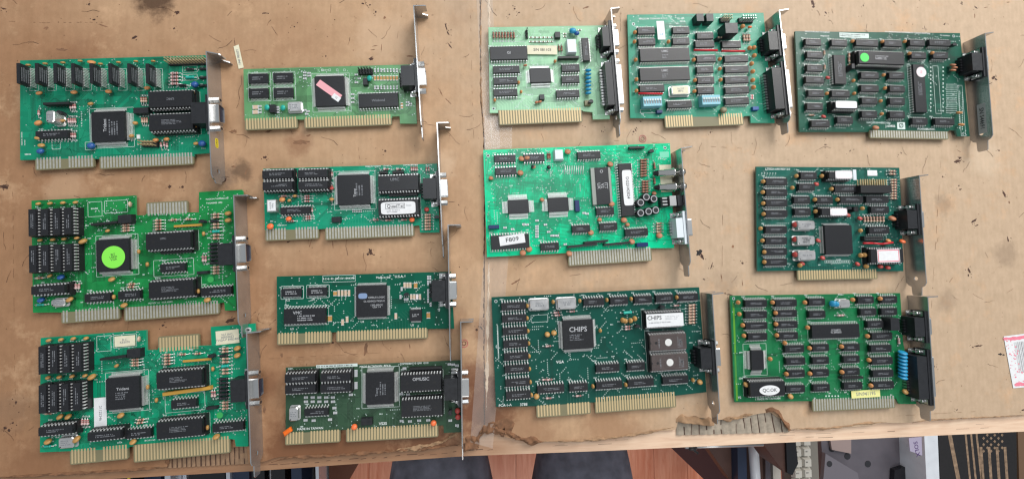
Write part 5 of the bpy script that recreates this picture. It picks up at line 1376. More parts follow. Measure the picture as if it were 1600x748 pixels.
def card_f():      # second column, third: dark green, smooth
    c = Card((420, 340), 3.4, (42, 312), (950, 288), 'pine', rgb(6, 92, 66, .85), 'smooth dark green card with a blue oval mark on its square chip', var=.10)
    c.board([(42, 312), (968, 286), (985, 588), (840, 590), (44, 618)],
            [(44, 610, 335, 664, 18, ((7, 9),)), (358, 600, 845, 640, 31)], 'gold')
    c.traces(9, .3, 200)
    for u, v in ((118, 398), (255, 392)):
        x, y = c.L(u, v, ZP+2.6); w, h = c.size(u-54, v-22, u+54, v+22, ZP+2.6)
        b = MB(); b.box(-w/2, -h/2, .3, w/2, h/2, 2.6, 0, .2)
        o = link('chip', b.mesh('chip', [M['chip']]), c.root, (x, y, ZP)); link('pin_row', gull_mesh(w, h, 13, 0, 1.2, -.2), o, kind='stuff'); c.lines_on(o, w*.55, 3.6, 2, 2.63, seed=4, m='lgrey')
        c.outline(x-w/2-1, y-h/2-2, x+w/2+1, y+h/2+2, .4)
    d = c.dip(191, 522, 28, 13.2, lines=0); 
    c.print_on(d, 'VMC', 2.6, 4.16, dx=-6, dy=3, m='lgrey'); c.lines_on(d, 16, 5.5, 3, 4.16, dx=2, dy=-1.6, m='lgrey')
    q = c.qfp(462, 358, 628, 528, 40, 2.0, .3, dots=True, outline=False)
    b = MB(); b.prism([[(3.8*math.copysign(abs(math.cos(a))**.6, math.cos(a)), 2.4*math.copysign(abs(math.sin(a))**.6, math.sin(a))) for a in [2*math.pi*k/28 for k in range(28)]]], 0, .04)
    link('oval_mark', b.mesh('oval_mark', [mat('blue_grey_mark', rgb(140, 165, 205, .8), .5)]), q, (-7.3, 4.8, 3.53))
    c.print_on(q, 'CIRRUS LOGIC', 1.6, 3.55, dx=4.5, dy=3.2, m='lgrey'); c.print_on(q, 'CL-GD5422-75QC-C', 1.5, 3.55, dx=2.5, dy=0, m='lgrey'); c.print_on(q, '1302-405CC\nUSA 1 4', 1.5, 3.55, dx=4.5, dy=-4.4, m='lgrey')
    c.smd([(352, 402)], 'ochre', 1, 4.4, 3); c.smd([(372, 400), (390, 400), (408, 400), (426, 400)], 'beige', 1, 5.6, 2)
    c.smd([(722, 358), (737, 358), (752, 358)], 'beige', 1, 5, 2); c.smd([(780, 360)], 'ochre', 1, 5.4, 3); c.smd([(757, 420), (773, 420), (803, 420)], 'beige', 1, 5, 2); c.smd([(788, 420)], 'palepink', 1, 5, 2); c.smd([(700, 420), (706, 378)], 'lgrey', 1, 3.4, 1.8)
    c.tran([(730, 408)]); c.smd([(730, 432)], 'lgrey', 0, 4, 2)
    c.smd([(325, 535)], 'ochre', 1, 5.6, 3.4); c.smd([(392, 555), (416, 540), (675, 522)], 'beige', 1, 5.4, 2.2); c.smd([(848, 518)], 'ochre', 1, 5.6, 3.2)
    c.smd([(846, 318), (858, 318), (846, 345), (858, 345), (846, 390), (858, 390), (846, 440), (860, 460), (846, 415)], 'lgrey', 1, 3.6, 1.6)
    x, y = c.L(780, 518, ZP+2.4); w, h = c.size(748, 488, 814, 550, ZP+2.4); b = MB(); b.box(-w/2, -h/2, .3, w/2, h/2, 2.4, 0, .2)
    o = link('chip', b.mesh('chip', [M['chip']]), c.root, (x, y, ZP)); link('pin_row', gull_mesh(w, h, 10, 0, 1.5, -.2), o, kind='stuff'); c.lines_on(o, 6, 3, 2, 2.43, m='lgrey')
    c.text(372, 323, 'F.C.C. ID: GID 5V1 BNKI9B', 1.7); c.box_print(287, 308, 460, 338); c.text(608, 317, 'Made in the', 1.9); c.text(693, 312, 'U.S.A.', 2.3)
    for t, u, v in (('U2', 103, 438), ('U1', 238, 434), ('U3', 123, 590), ('U4', 497, 552), ('U5', 762, 570), ('J', 908, 488)): c.text(u, v, t, 1.8)
    c.bracket(952, 42, [(962, 384, 'hd15')])
    c.fine_silk(8); c.finish()

def card_g():      # second column, bottom
    c = Card((430, 500), 3.3258, (55, 246), (870, 212), 'olive', rgb(58, 88, 62, .8), 'dull grey green card with a bright orange blob at its lower left corner', var=.10)
    c.board([(55, 246), (965, 208), (975, 580), (876, 584), (874, 545), (848, 546), (368, 568), (340, 570), (54, 588)],
            [(52, 580, 338, 632, 18, ((6, 8),)), (368, 560, 848, 605, 31)], 'gold')
    c.traces(60, .5, 40, .35)
    for u, v in ((128, 302), (312, 296), (130, 358), (312, 352)): c.dip(u, v, 20, 7.2, sock=1, lines=2)
    c.can(66, 448, 122, 528, 5); c.dip(212, 478, 16, 6.4)
    c.smd([(160+i*35, 400+j*22) for i in range(5) for j in range(2)] + [(158, 518), (200, 520), (285, 515), (308, 455), (312, 480), (393, 386), (655, 382), (672, 250), (690, 385), (657, 522), (700, 524), (748, 520), (795, 518)], 'lgrey', 0, 3.2, 2.0)
    c.smd([(420, 275), (420, 338)], 'lgrey', 1, 6, 2.6); c.smd([(905, 228), (925, 230), (945, 235), (910, 520), (945, 545)], 'lgrey', 0, 3, 2)
    q = c.qfp(468, 270, 618, 438, 40, 3.2, .6, txt='Tseng', trot=90, th=2.2, tdx=-2.4, tdy=-3, pr='grey'); c.lines_on(q, 13, 6, 3, 3.85, dx=2.6, dy=1, rot=90)
    c.dip(757, 325, 28, 14.0, sock=1, txt='OMUSIC', th=2.8, pr='lgrey', tdy=3.2); c.dip(762, 456, 28, 14.0, sock=1, lines=4)
    c.sip(700, 865, 250, h=4)
    x = c.L(476, 530); c.blk(445, 508, 505, 546, 3.5, name='transistor')
    c.disc([(412, 552), (823, 532)], 'vivid', 2.6, 1.9, .9); c.disc([(948, 468), (950, 500)], 'redcap', 2.5, 1.9, .9); c.tran([(910, 478)], 90)
    b = MB(); b.rings([[(-4, -1.6, 0), (3.2, -2, 0), (4.2, 1.4, 0), (-3, 2, 0)], [(-4.4, -1.8, 1.4), (3.6, -2.2, 1.8), (4.4, 1.8, 2), (-3.4, 2.2, 1.4)], [(-3, -1, 2.6), (2.8, -1.4, 3.4), (3.6, 1, 3.2), (-2.4, 1.2, 2.8)]])
    x, y = c.L(68, 574); link('capacitor', b.mesh('capacitor', [mat('bright_orange_resin', (0.9, 0.16, 0.01, 1), .4)]), c.root, (x, y, ZP), math.radians(38), label='crushed bright orange capacitor at the board corner')
    c.text(560, 536, 'V535', 2.4); c.text(182, 562, 'MADE IN TAIWAN', 1.9); c.text(520, 238, 'MADE IN TAIWAN  REV.A', 1.7); c.text(722, 224, 'COPYRIGHT © 1991  0110', 1.6)
    x0, y0 = c.L(213, 248); b = MB(); b.quad((x0, y0, ZP+.09), (x0+35, y0, ZP+.09), (x0+35, y0+2.6, ZP+.09), (x0, y0+2.6, ZP+.09)); link('print_panel', b.mesh('print_panel', [M['silk']]), c.pcb)
    c.lines_on(c.pcb, 33, 1.8, 1, ZP+.1, dx=x0+17.5, dy=y0+1.3, m='ink', seed=8)
    c.bracket(964, 12, [(975, 345, 'hd15')])
    c.wire([(905, 262, 1), (946, 262, 5), (948, 285, 5)], 'tin', .5); c.wire([(905, 420, 1), (946, 420, 5), (950, 440, 5)], 'tin', .5)
    c.fine_silk(44); c.finish()
def card_h():      # third column top: mint green small card
    c = Card((750, 0), 3.4, (45, 146), (640, 136), 'mint', rgb(160, 212, 162, .85), 'short mint green card with a cream label reading S/N 081103', var=.10)
    c.board([(45, 146), (664, 136), (690, 632), (600, 634), (598, 596), (546, 590), (546, 586), (96, 586), (96, 600), (52, 600)],
            [(96, 586, 546, 648, 31)], 'gold', holes=((72, 578, 1.4),))
    M_trace = c.tr
    c.traces(90, .3, 110, .35)
    c.res([(72+i*15.5, 188) for i in range(8)], 1, 'brownres', 5.4, 1.0)
    c.box_print(66, 225, 240, 246)
    d = c.dip(153, 281, 28, 13.0, lines=0, txt='GI', th=2.6, trot=0, pr='lgrey'); 
    c.dip(140, 368, 20); c.dip(136, 428, 18); c.dip(136, 490, 18)
    c.disc([(205, 440), (218, 490), (78, 534), (398, 328)], 'orange', 1.9, 1.1, .4, rot=90); c.disc([(240, 350)], 'brown', 2, 1, .4)
    c.sticker(252, 243, 410, 290, ZP+1.6, 'cream', 'S/N 081103', 2.6, rot=-2)
    c.qfp(265, 360, 378, 438, 26, 3.0, .5, ny=18)
    for u, v, n in ((482, 360, 14), (482, 420, 14), (468, 496, 18)): c.dip(u, v, n)
    c.dip(563, 262, 18, rot=1)
    c.disc([(490, 170)], 'lblue', 3.4, 2.2, .7); c.disc([(512, 182)], 'blue', 2.6, 1.8, .6)
    c.blk(462, 206, 514, 280, 6, 'whitepl', 'oscillator', .6); c.disc([(505, 240)], 'beige', 1.8, .8, 1, rot=0)
    c.blk(398, 168, 428, 200, 4, name='transistor'); c.header(250, 172, 1, 3, h=2.4, pin=8, pinmat='socket')
    c.res([(420, 258), (434, 258)], 1, 'brownres', 5, 1); c.sip(412, 530, 304, h=5, rot=0)
    c.disc([(572, 380+i*20) for i in range(7)], 'lblue', 3.0, 1.3, .2, rot=0)
    c.blk(316, 500, 344, 528, 4, name='transistor'); c.disc([(300, 545), (318, 542)], 'brown', 1.8, 1, .5); c.blk(556, 532, 590, 560, 3, 'bare', 'capacitor'); c.tran([(588, 540)])
    c.smd([(270+i*22, 200+j*22) for i in range(6) for j in range(2)] + [(450, 180), (450, 195), (530, 160)], 'bare', 0, 3, 1.3)
    c.text(180, 528, 'MADE IN TAIWAN', 1.2, m='ink')
    c.bracket(697, 48, [(690, 212, 'de9', dict(shellmat='tin', lead=9)), (692, 458, 'db25', dict(lead=9))], tabbend=6, tab=9)
    c.fine_silk(60); c.finish()

def card_i():      # two long chips, pale blue switches
    c = Card((965, 5), 3.4, (52, 62), (772, 52), 'aqua', rgb(52, 158, 120, .8), 'aqua green card with two pale blue switch blocks and two long chips', var=.14)
    c.board([(52, 62), (775, 52), (800, 330), (835, 636), (708, 636), (706, 598), (672, 600), (672, 604), (248, 604), (248, 612), (68, 610)],
            [(248, 598, 672, 646, 31, ((11, 21),))], 'gold', holes=((84, 112, 1.6),))
    c.traces(90, .3, 140)
    for u, v, n in ((153, 145, 14), (156, 204, 14), (338, 143, 14), (338, 200, 14), (466, 172, 14), (464, 216, 16), (472, 294, 16), (466, 352, 14), (470, 408, 14), (470, 462, 14), (606, 218, 16), (632, 294, 20), (634, 350, 20), (634, 406, 20), (636, 460, 20), (636, 518, 20), (184, 452, 20), (330, 536, 20)): c.dip(u, v, n)
    for v, t in ((272, 'UMC'), (375, 'UMC')): 
        d = c.dip(252, v, 40, 13.2, txt=t, th=2.2, tdx=0, tdy=3, pr='lgrey'); c.lines_on(d, 6, 4.5, 3, 4.17, dx=0, dy=-2, m='grey')
    b = None
    for u0, v0, u1, v1 in ((405, 250, 530, 252), (552, 255, 675, 256), (110, 480, 238, 482)):
        c.wire([(u0, v0, 5.2), (u1, v1, 5.2)], 'wirered', 1.0, 'link_wire')
    for u, v, n in ((185, 522, 7), (496, 514, 7)): c.part('dip_switch', switch_mesh(n), u, v, zref=6)
    o = c.can(282, 434, 390, 490, 5.2, lines=0); c.sticker(292, 442, 378, 482, ZP+5.3, 'cream', '16.257\nMHz', 1.9, pr='grey')
    c.sticker(210, 96, 250, 194, ZP+5, 'paper', 'C3', 2.2, trot=0, dy=-4, pr='lblue')
    for u, v in ((440, 80), (492, 80)): c.blk(u-20, v-24, u+18, v+16, 8, name='relay', top=.1)
    c.blk(572, 104, 640, 160, 12, name='relay', top=.2)
    c.header(580, 80, 4, 2, h=2.4, pin=8); c.header(692, 82, 6, 2, h=2.4, pin=8, pinmat='tin')
    c.header(540, 186, 2, 1, h=6, pin=6.5)
    c.res([(672, 185), (686, 185), (700, 185)], 1, 'beige', 6.5, 1.3)
    c.disc([(90, 158), (88, 208), (94, 304), (98, 408), (98, 468), (268, 208), (402, 304), (408, 412), (406, 470), (540, 300), (540, 352), (544, 410)], 'orange', 2.2, 1.3, .5, rot=90)
    c.disc([(697, 242), (720, 240), (722, 282), (708, 325), (714, 366), (714, 412), (718, 450), (660, 128)], 'orange', 2.5, 1.5, .5, rot=90)
    c.disc([(664, 126), (700, 130)], 'vivid', 2, 1.1, .5); c.disc([(560, 570)], 'bare', 3.4, 2, 1); c.smd([(714, 492), (714, 505)], 'redcap', 0, 3, 2)
    c.blk(208, 566, 240, 584, 3, 'bluebody', 'capacitor'); c.blk(718, 548, 752, 568, 3, 'blue', 'capacitor')
    c.text(190, 84, 'MADE IN TAIWAN R.O.C.', 1.9); c.text(335, 84, 'TD-3B1', 1.8); c.text(345, 98, 'REV.A', 1.6)
    c.box_print(120, 566, 210, 582)
    c.bracket(860, 42, [(845, 215, 'de9', dict(lead=12)), (852, 465, 'db25', dict(lead=12))], tabbend=8)
    c.fine_silk(30); c.finish()

def card_j():      # top right: serial number on bracket
    c = Card((1230, 35), 3.4, (42, 48), (918, 84), 'forest', rgb(36, 94, 72, .8), 'dark green card whose bracket carries a grey SN 544691 label', var=.16)
    c.board([(42, 48), (918, 58), (970, 605), (905, 606), (894, 574), (858, 572), (858, 578), (436, 572), (432, 582), (66, 582)],
            [(436, 572, 858, 622, 31)], 'pale', holes=((884, 74, 1.5), (908, 342, 1.2), (934, 592, 1.2)))
    c.traces(90, .35, 200)
    for u, v, n in ((140, 104, 14), (278, 108, 14), (425, 108, 20), (563, 110, 16), (692, 108, 14), (813, 108, 20), (148, 172, 14), (148, 242, 14), (148, 304, 16), (155, 376, 14), (148, 446, 14), (285, 378, 16), (440, 281, 16), (440, 350, 16), (438, 416, 14), (438, 487, 14), (583, 282, 14), (586, 352, 14), (586, 418, 14), (586, 490, 14), (700, 175, 14), (815, 175, 14), (706, 524, 14), (838, 526, 18)): c.dip(u, v, n)
    c.dip(178, 537, 16); c.dip(308, 518, 14, sock=0)
    c.dip(281, 250, 24, 13.0, rot=1, lines=4)
    d = c.dip(502, 188, 40, 13.2, sock=1, lines=0); c.lines_on(d, 16, 4.5, 3, 4.17, dx=1, dy=0, m='lgrey'); 
    c.sticker(388, 164, 434, 210, ZP+8.85, 'green2', None, rounded=2, lab='bright green round dot sticker')
    d = c.dip(706, 350, 40, 13.2, rot=1, lines=4); c.sticker(686, 238, 738, 292, ZP+4.3, 'palepink', '12\n91', 1.6, rounded=2, pr='redink')
    c.dip(315, 440, 20, 7.2, sock=1, lines=0); c.sticker(258, 418, 370, 456, ZP+8.85, 'paper', None, rounded=10)
    # empty socket footprint
    for v in range(12):
        for u in (762, 828): 
            x, y = c.L(u, 240+v*21); c.silk.dot(x, y, .8, ZP+.09)
    c.box_print(772, 232, 818, 485)
    for i in range(9):
        for j in range(16):
            x, y = c.L(846+i*6.5, 330+j*10); c.silk.dot(x, y, .42, ZP+.09, n=6)
    for j in range(17):
        for u in (915, 930):
            x, y = c.L(u, 370+j*12+(u-915)*.4); c.silk.dot(x, y, .62, ZP+.09, n=6)
    c.box_print(905, 335, 948, 604)
    c.disc([(343, 103), (501, 105), (620, 105), (645, 168), (766, 165), (508, 282), (515, 352), (348, 312), (352, 380), (207, 380), (492, 420), (498, 488), (330, 232)], 'orange', 2.0, 1.2, .4, rot=90)
    c.disc([(212, 296), (190, 502)], 'redcap', 2.3, 1.3, .7); c.disc([(464, 562)], 'brown', 3.0, 1.5, .7); c.disc([(905, 483), (915, 546)], 'orange', 2.9, 1.3, .3, rot=0)
    c.disc([(872, 230), (880, 244), (872, 258)], 'brown', 2.6, 1.1, .4, rot=0)
    c.res([(198, 162), (200, 238), (330, 175), (330, 200)], 1, 'beige', 4.2, 1); c.res([(130, 492)], 0, 'beige', 5, 1)
    c.blk(342, 218, 360, 246, 8, name='capacitor')
    c.text(160, 52, 'DEVICE PURSUANT TO SUBPART', 1.35); c.text(640, 56, 'FCC INSTRUCTIONS IF INTERFERENCE TO RADIO RECEPTION', 1.35); c.text(838, 72, 'TO TELEVISION', 1.2); c.text(200, 74, 'PRINTED BY', 1.3)
    x0, y0 = c.L(278, 80); b = MB(); b.quad((x0, y0, ZP+.09), (x0+33, y0, ZP+.09), (x0+33, y0+5, ZP+.09), (x0, y0+5, ZP+.09)); link('print_panel', b.mesh('print_panel', [M['silk']]), c.pcb); c.lines_on(c.pcb, 31, 3.6, 2, ZP+.1, dx=x0+16.5, dy=y0+2.5, m='ink')
    c.text(485, 534, 'MACH3.00+HERCHEN', 2.0, m='silk'); c.text(548, 552, 'J-60406', 2.6); c.text(738, 568, 'MONOGRAPHIC', 2.0)
    x0, y0 = c.L(585, 568); b = MB(); b.quad((x0, y0, ZP+.09), (x0+9, y0, ZP+.09), (x0+9, y0+7.4, ZP+.09), (x0, y0+7.4, ZP+.09)); 
    pn = link('print_panel', b.mesh('print_panel', [M['silk']]), c.pcb); link('lettering', text_mesh('Ø', 5, mat('dark_green_print', rgb(20, 70, 60), .5)), pn, (x0+4.5, y0+3.7, ZP+.1))
    c.tran([(884, 120)], 0)
    c.bracket(1052, 62, [(1045, 226, 'de9', dict(lead=14))], tabbend=10)
    # label on the inner side of the bracket
    b = MB(); b.prism([[(-15.5, -3.4), (15.5, -3.4), (15.5, 3.4), (-15.5, 3.4)]], 0, .06, f=lambda a, d, e: (-e, a, d))
    ys = c.L(1055, 512, 11)[1]
    o = link('sticker', b.mesh('sticker', [mat('silver_grey_label', (.36, .38, .38, 1), .35)]), c.root, (c.bx-.47, ys, 11.0))
    t = link('lettering', text_mesh('SN 544691', 3.6, M['ink']), o, (-.12, 0, 0)); t.rotation_euler = Matrix(((0, 0, -1), (-1, 0, 0), (0, 1, 0))).to_euler()
    c.fine_silk(40); c.finish()

def card_k():      # bright turquoise with RCA sockets
    c = Card((745, 215), 3.4, (34, 66), (1026, 30), 'turquoise', rgb(0, 204, 138, 1.0), 'bright turquoise card with two round silver sockets and a F809 label', var=.10)
    c.board([(34, 66), (1026, 30), (1032, 130), (1048, 586), (932, 586), (482, 605), (482, 612), (54, 634)],
            [(482, 604, 932, 654, 31)], 'pale', holes=((60, 96, 1.5), (1000, 55, 1.5)))
    # cable-like dark outlines between the wide pours
    c.traces(170, .8, 160, .4, 1.3)
    c.dip(150, 110, 16); c.dip(305, 106, 16) ; c.dip(155, 177, 16); c.dip(597, 92, 18); c.dip(683, 390, 14); c.dip(555, 484, 14); c.dip(700, 472, 14); c.dip(850, 502, 18); c.dip(388, 578, 14)
    c.dip(178, 552, 28, 13.2, lines=0); c.sticker(120, 516, 256, 566, ZP+4.3, 'paper', 'F809', 3.8, rot=5, sx=1.2)
    c.blk(412, 60, 462, 118, 6, 'whitepl', 'oscillator', .8)
    c.qfp(165, 328, 278, 402, 22, 5.0, .4, outline=False, ny=16); c.qfp(378, 316, 490, 392, 22, 5.0, .4, outline=False, ny=16)
    # large ceramic package and the labelled long chip
    x, y = c.L(664, 256, ZP+4); w, h = c.size(610, 158, 716, 354, ZP+4); b = MB(); b.box(-w/2, -h/2, .6, w/2, h/2, 3.6, 1, .1); b.box(-w*.30, -h/2+.02, 3.61, w*.38, h/2-.02, 4.2, 0, .1)
    o = link('chip', b.mesh('chip', [M['chip'], mat('grey_heatspreader', (.28, .30, .27, 1), .4, .3)]), c.root, (x, y, ZP)); c.print_on(o, 'ITT\nV2\nUX', 3.0, 4.23, -90, m='lgrey', dx=.6)
    c.print_on(o, 'O', 3, 4.23, 0, dx=.6, dy=h/2-4, m='lgrey')
    c.dip(796, 276, 40, 13.2, rot=1, lines=0, sock=0); c.sticker(776, 172, 828, 360, ZP+4.3, 'paper', 'DG2H42024', 2.9, trot=-90, rounded=8)
    c.res([(378, 98), (388, 98)], 1, 'brownres', 5, 1); c.res([(886, 118+i*14) for i in range(7)] + [(895, 232+i*14) for i in range(5)], 0, 'brownres', 6.2, 1.1)
    c.res([(945, 150), (945, 230)], 1, 'brownres', 6, 1.1); c.sip(808, 895, 52, m='socket', h=4); c.tran([(926, 72)]); 
    c.disc([(237, 113), (265, 106), (231, 188), (482, 76), (708, 142), (714, 352), (604, 504), (780, 438), (277, 592), (244, 612), (490, 615), (822, 552), (968, 520)], 'brown', 3.0, 1.3, .85)
    c.disc([(800, 462), (941, 296), (652, 436), (75, 216), (346, 330), (300, 156)], 'brown', 2.2, 1.2, .8); c.disc([(298, 156), (382, 158)], 'plastic', 2.0, 1.5, .8)
    for u, v in ((900, 316), (870, 345), (870, 400), (912, 392), (950, 385), (940, 325)): c.part('capacitor', barrel_mesh('plastic', 3.9, 7.5), u, v, zref=7)
    c.blk(522, 330, 548, 392, 3.5, 'bluebody', 'capacitor'); c.blk(850, 556, 912, 580, 4.5, 'bluebody', 'capacitor'); c.blk(62, 462, 120, 484, 4, 'bluebody', 'capacitor')
    c.sip(482, 640, 572, h=6, rot=2); c.sip(572, 700, 552, h=6, rot=2); c.sip(680, 815, 562, h=6, rot=2)
    c.res([(968, 455), (968, 470), (968, 485), (968, 500)], 0, 'beige', 5, 1); c.smd([(320, 470+i*14) for i in range(5)] + [(400+i*14, 520) for i in range(3)] + [(150, 478), (190, 486), (250, 460), (268, 462), (320, 440), (365, 462), (382, 500), (470, 566), (570, 400), (586, 404)], 'lgrey', 0, 3, 1.8)
    for i in range(9):
        u = 470+i*12; c.wire([(u, 150, .4), (u-3, 196, .4)], 'solder', .35)
    b = MB(); x0, y0 = c.L(968, 146); x1, y1 = c.L(1042, 288); b.box(x0, y1, ZP+.02, x1, y0, ZP+.3); link('insulating_pad', b.mesh('insulating_pad', [M['cream']]), c.root)
    b = MB(); x0, y0 = c.L(970, 76); x1, y1 = c.L(1022, 106); b.quad((x0, y1, ZP+.09), (x1, y1, ZP+.09), (x1, y0, ZP+.09), (x0, y0, ZP+.09)); link('print_panel', b.mesh('print_panel', [mat('pale_green_print', rgb(110, 205, 170), .5)]), c.pcb)
    br = c.bracket(1086, 60, [(1080, 480, 'de9', dict(lead=9, bodymat='whitepl', posts=False))], hole=False, tabbend=8, tab=12)
    for v in (184, 260):
        _, y = c.L(1040, v, ZP+7); b = MB(); z = ZP+5.2; X = c.bx
        b.lathe([(-25, 1.8), (-21, 2.6), (-20.9, 2.9), (-14, 3.0), (-13.8, 3.5), (-6, 3.6), (-5.8, 4.6), (-4.6, 4.6), (-4.5, 3.7), (-.5, 3.7)], (X, y, z), (1, 0, 0), 20, mis=[1, 1, 0, 0, 0, 0, 0, 0, 0])
        b.lathe([(.5, 3.6), (5.5, 3.6), (5.6, 2.8)], (X, y, z), (1, 0, 0), 20); b.cyl((X+5.61, y, z), (X+5.7, y, z), 2.0, n=14, mi=1)
        b.box(X-20, y-1.2, ZP, X-18.5, y+1.2, z-3); b.box(X-10, y-1.2, ZP, X-8.5, y+1.2, z-3)
        link('round_socket', b.mesh('round_socket', [M['chrome'], M['plastic']]), c.root)
    _, y = c.L(1040, 338, ZP+5); b = MB(); X = c.bx
    b.box(X-13, y-5, ZP+.1, X-6, y+5, ZP+9, 0, .3); b.box(X-20, y-5, ZP+.1, X-13.1, y+5, ZP+5, 1, .3); b.box(X-5.9, y-5.2, ZP+.1, X-.6, y+5.2, ZP+10, 1, .3)
    for k in (-3, 0, 3): b.box(X-19, y+k-.8, ZP+5.01, X-14, y+k+.8, ZP+7, 0, .1)
    link('slide_switch', b.mesh('slide_switch', [M['tin'], M['plastic']]), c.root)
    c.fine_silk(70); c.finish()

def card_l():      # right column, middle
    c = Card((1165, 250), 3.4807, (58, 36), (836, 42), 'sea', rgb(30, 102, 84, .8), 'teal card with three silver oscillator cans, printed LTEGA-640 REV 2.0', var=.14)
    c.board([(58, 36), (836, 42), (846, 250), (858, 604), (720, 604), (280, 600), (64, 604)],
            [(280, 598, 718, 646, 31)], 'gold')
    c.traces(100, .35, 150)
    for v in (117, 175, 232, 290): c.dip(170, v, 18)
    for v in (378, 438, 497, 554): c.dip(168, v, 18)
    for u, v, n in ((344, 84, 14), (334, 146, 14), (548, 156, 20), (308, 216, 14), (432, 216, 14), (578, 214, 20), (718, 214, 20), (312, 280, 14), (732, 269, 16), (728, 380, 18)): c.dip(u, v, n)
    c.dip(518, 82, 20, 7.0, sock=1, lines=0); c.dip(478, 280, 20, 7.0, sock=1, lines=0)
    c.sticker(488, 58, 580, 102, ZP+8.9, 'paper', None, border='palepink', rot=0); c.sticker(460, 262, 552, 302, ZP+8.9, 'paper', None, border='palepink')
    c.sticker(662, 56, 715, 86, ZP+.2, 'paper'); c.blk(585, 52, 604, 110, .3, 'whitepl', 'print_panel')
    # header with gold angled pins
    x, y = c.L(708, 152, ZP+8); b = MB(); b.box(-17, -5, .2, 17, 3.0, 8.5, 0, .2)
    for i in range(12):
        for z in (3.5, 6.5): b.box(-15.4+i*2.54, 3.0, z, -14.7+i*2.54, 9.0, z+.7, 1)
    link('pin_header', b.mesh('pin_header', [M['socket'], M['gold']]), c.root, (x, y, ZP))
    c.res([(800, 60), (800, 76)] + [(806, 108+i*14.4) for i in range(8)], 0, 'beige', 6, 1.1)
    for i, (u0, v0, u1, v1) in enumerate(((282, 326, 382, 382), (280, 408, 382, 464), (284, 488, 386, 548))):
        o = c.can(u0, v0, u1, v1, 7.5, lines=0)
        c.print_on(o, ('KYOCERA\n16.257', 'MX055-1Z\n19.6608\nMHz-CL', 'KSS 25.175')[i], 1.5, 7.56, m='ink' if i == 1 else 'grey')
    for v in (352, 432, 514): c.disc([(262, v)], 'redcap', 2.7, 1.6, .5, rot=90)
    c.disc([(390, 438), (414, 532), (380, 132), (617, 318), (604, 565), (728, 578), (552, 300)], 'redcap', 2.4, 1.5, .7)
    c.qfp(432, 352, 582, 512, 36, 2.0, 1.2, dots=True, outline=False); 
    q = c.root.children[-1]
    c.res([(648+i*17, 322) for i in range(7)], 1, 'beige', 5.4, 1.1)
    c.disc([(788, 318)], 'brown', 3.4, 1.6, .6, rot=0); c.disc([(845, 442)], 'vivid', 2.8, 1.4, .6, rot=0)
    c.disc([(92, 118), (90, 176), (92, 236), (94, 294), (78, 372), (88, 438), (98, 500), (98, 554), (272, 88), (410, 88), (250, 152), (462, 158), (372, 216), (494, 216), (376, 280), (630, 264), (620, 384)], 'ochre', 2.3, 1.3, .5, rot=90)
    c.disc([(620, 518), (640, 516), (290, 572), (650, 578)], 'ochre', 2.6, 1.4, .5, rot=90); c.disc([(304, 562), (768, 584)], 'redcap', 2.4, 1.4, .6)
    c.header(590, 268, 2, 2, h=7, pin=7.5, pinmat='socket'); c.header(700, 425, 8, 2, h=4, pin=6, pinmat='tin')
    c.wire([(640, 452, 5), (690, 452, 6), (742, 456, 6), (800, 448, 5)], 'wirered', 1.0, 'link_wire'); c.disc([(770, 440)], 'orange', 2.8, 1.6, .7)
    c.dip(770, 520, 28, 13.6, sock=1, lines=0); c.sticker(716, 484, 838, 556, ZP+8.9, 'paper', None, border='redink', rot=1)
    for i in range(14): c.box_print(430+i*10, 545, 438+i*10, 558)
    c.text(174, 50, 'LTEGA-640 REV 2.0', 2.0, sx=1.15); c.text(398, 165, 'U17', 1.2); c.text(505, 540, 'J-2-J2', 1.6)
    for u in range(6): 
        x, y = c.L(88+u*15, 72); c.silk.dot(x, y, .55, ZP+.09); c.silk.strip((x, y), (x-1, y-2.5), .2, ZP+.09)
    c.tran([(560, 262)])
    c.bracket(945, 88, [(928, 325, 'de9', dict(lead=13))], tabbend=5, length=118)
    c.fine_silk(46); c.finish()

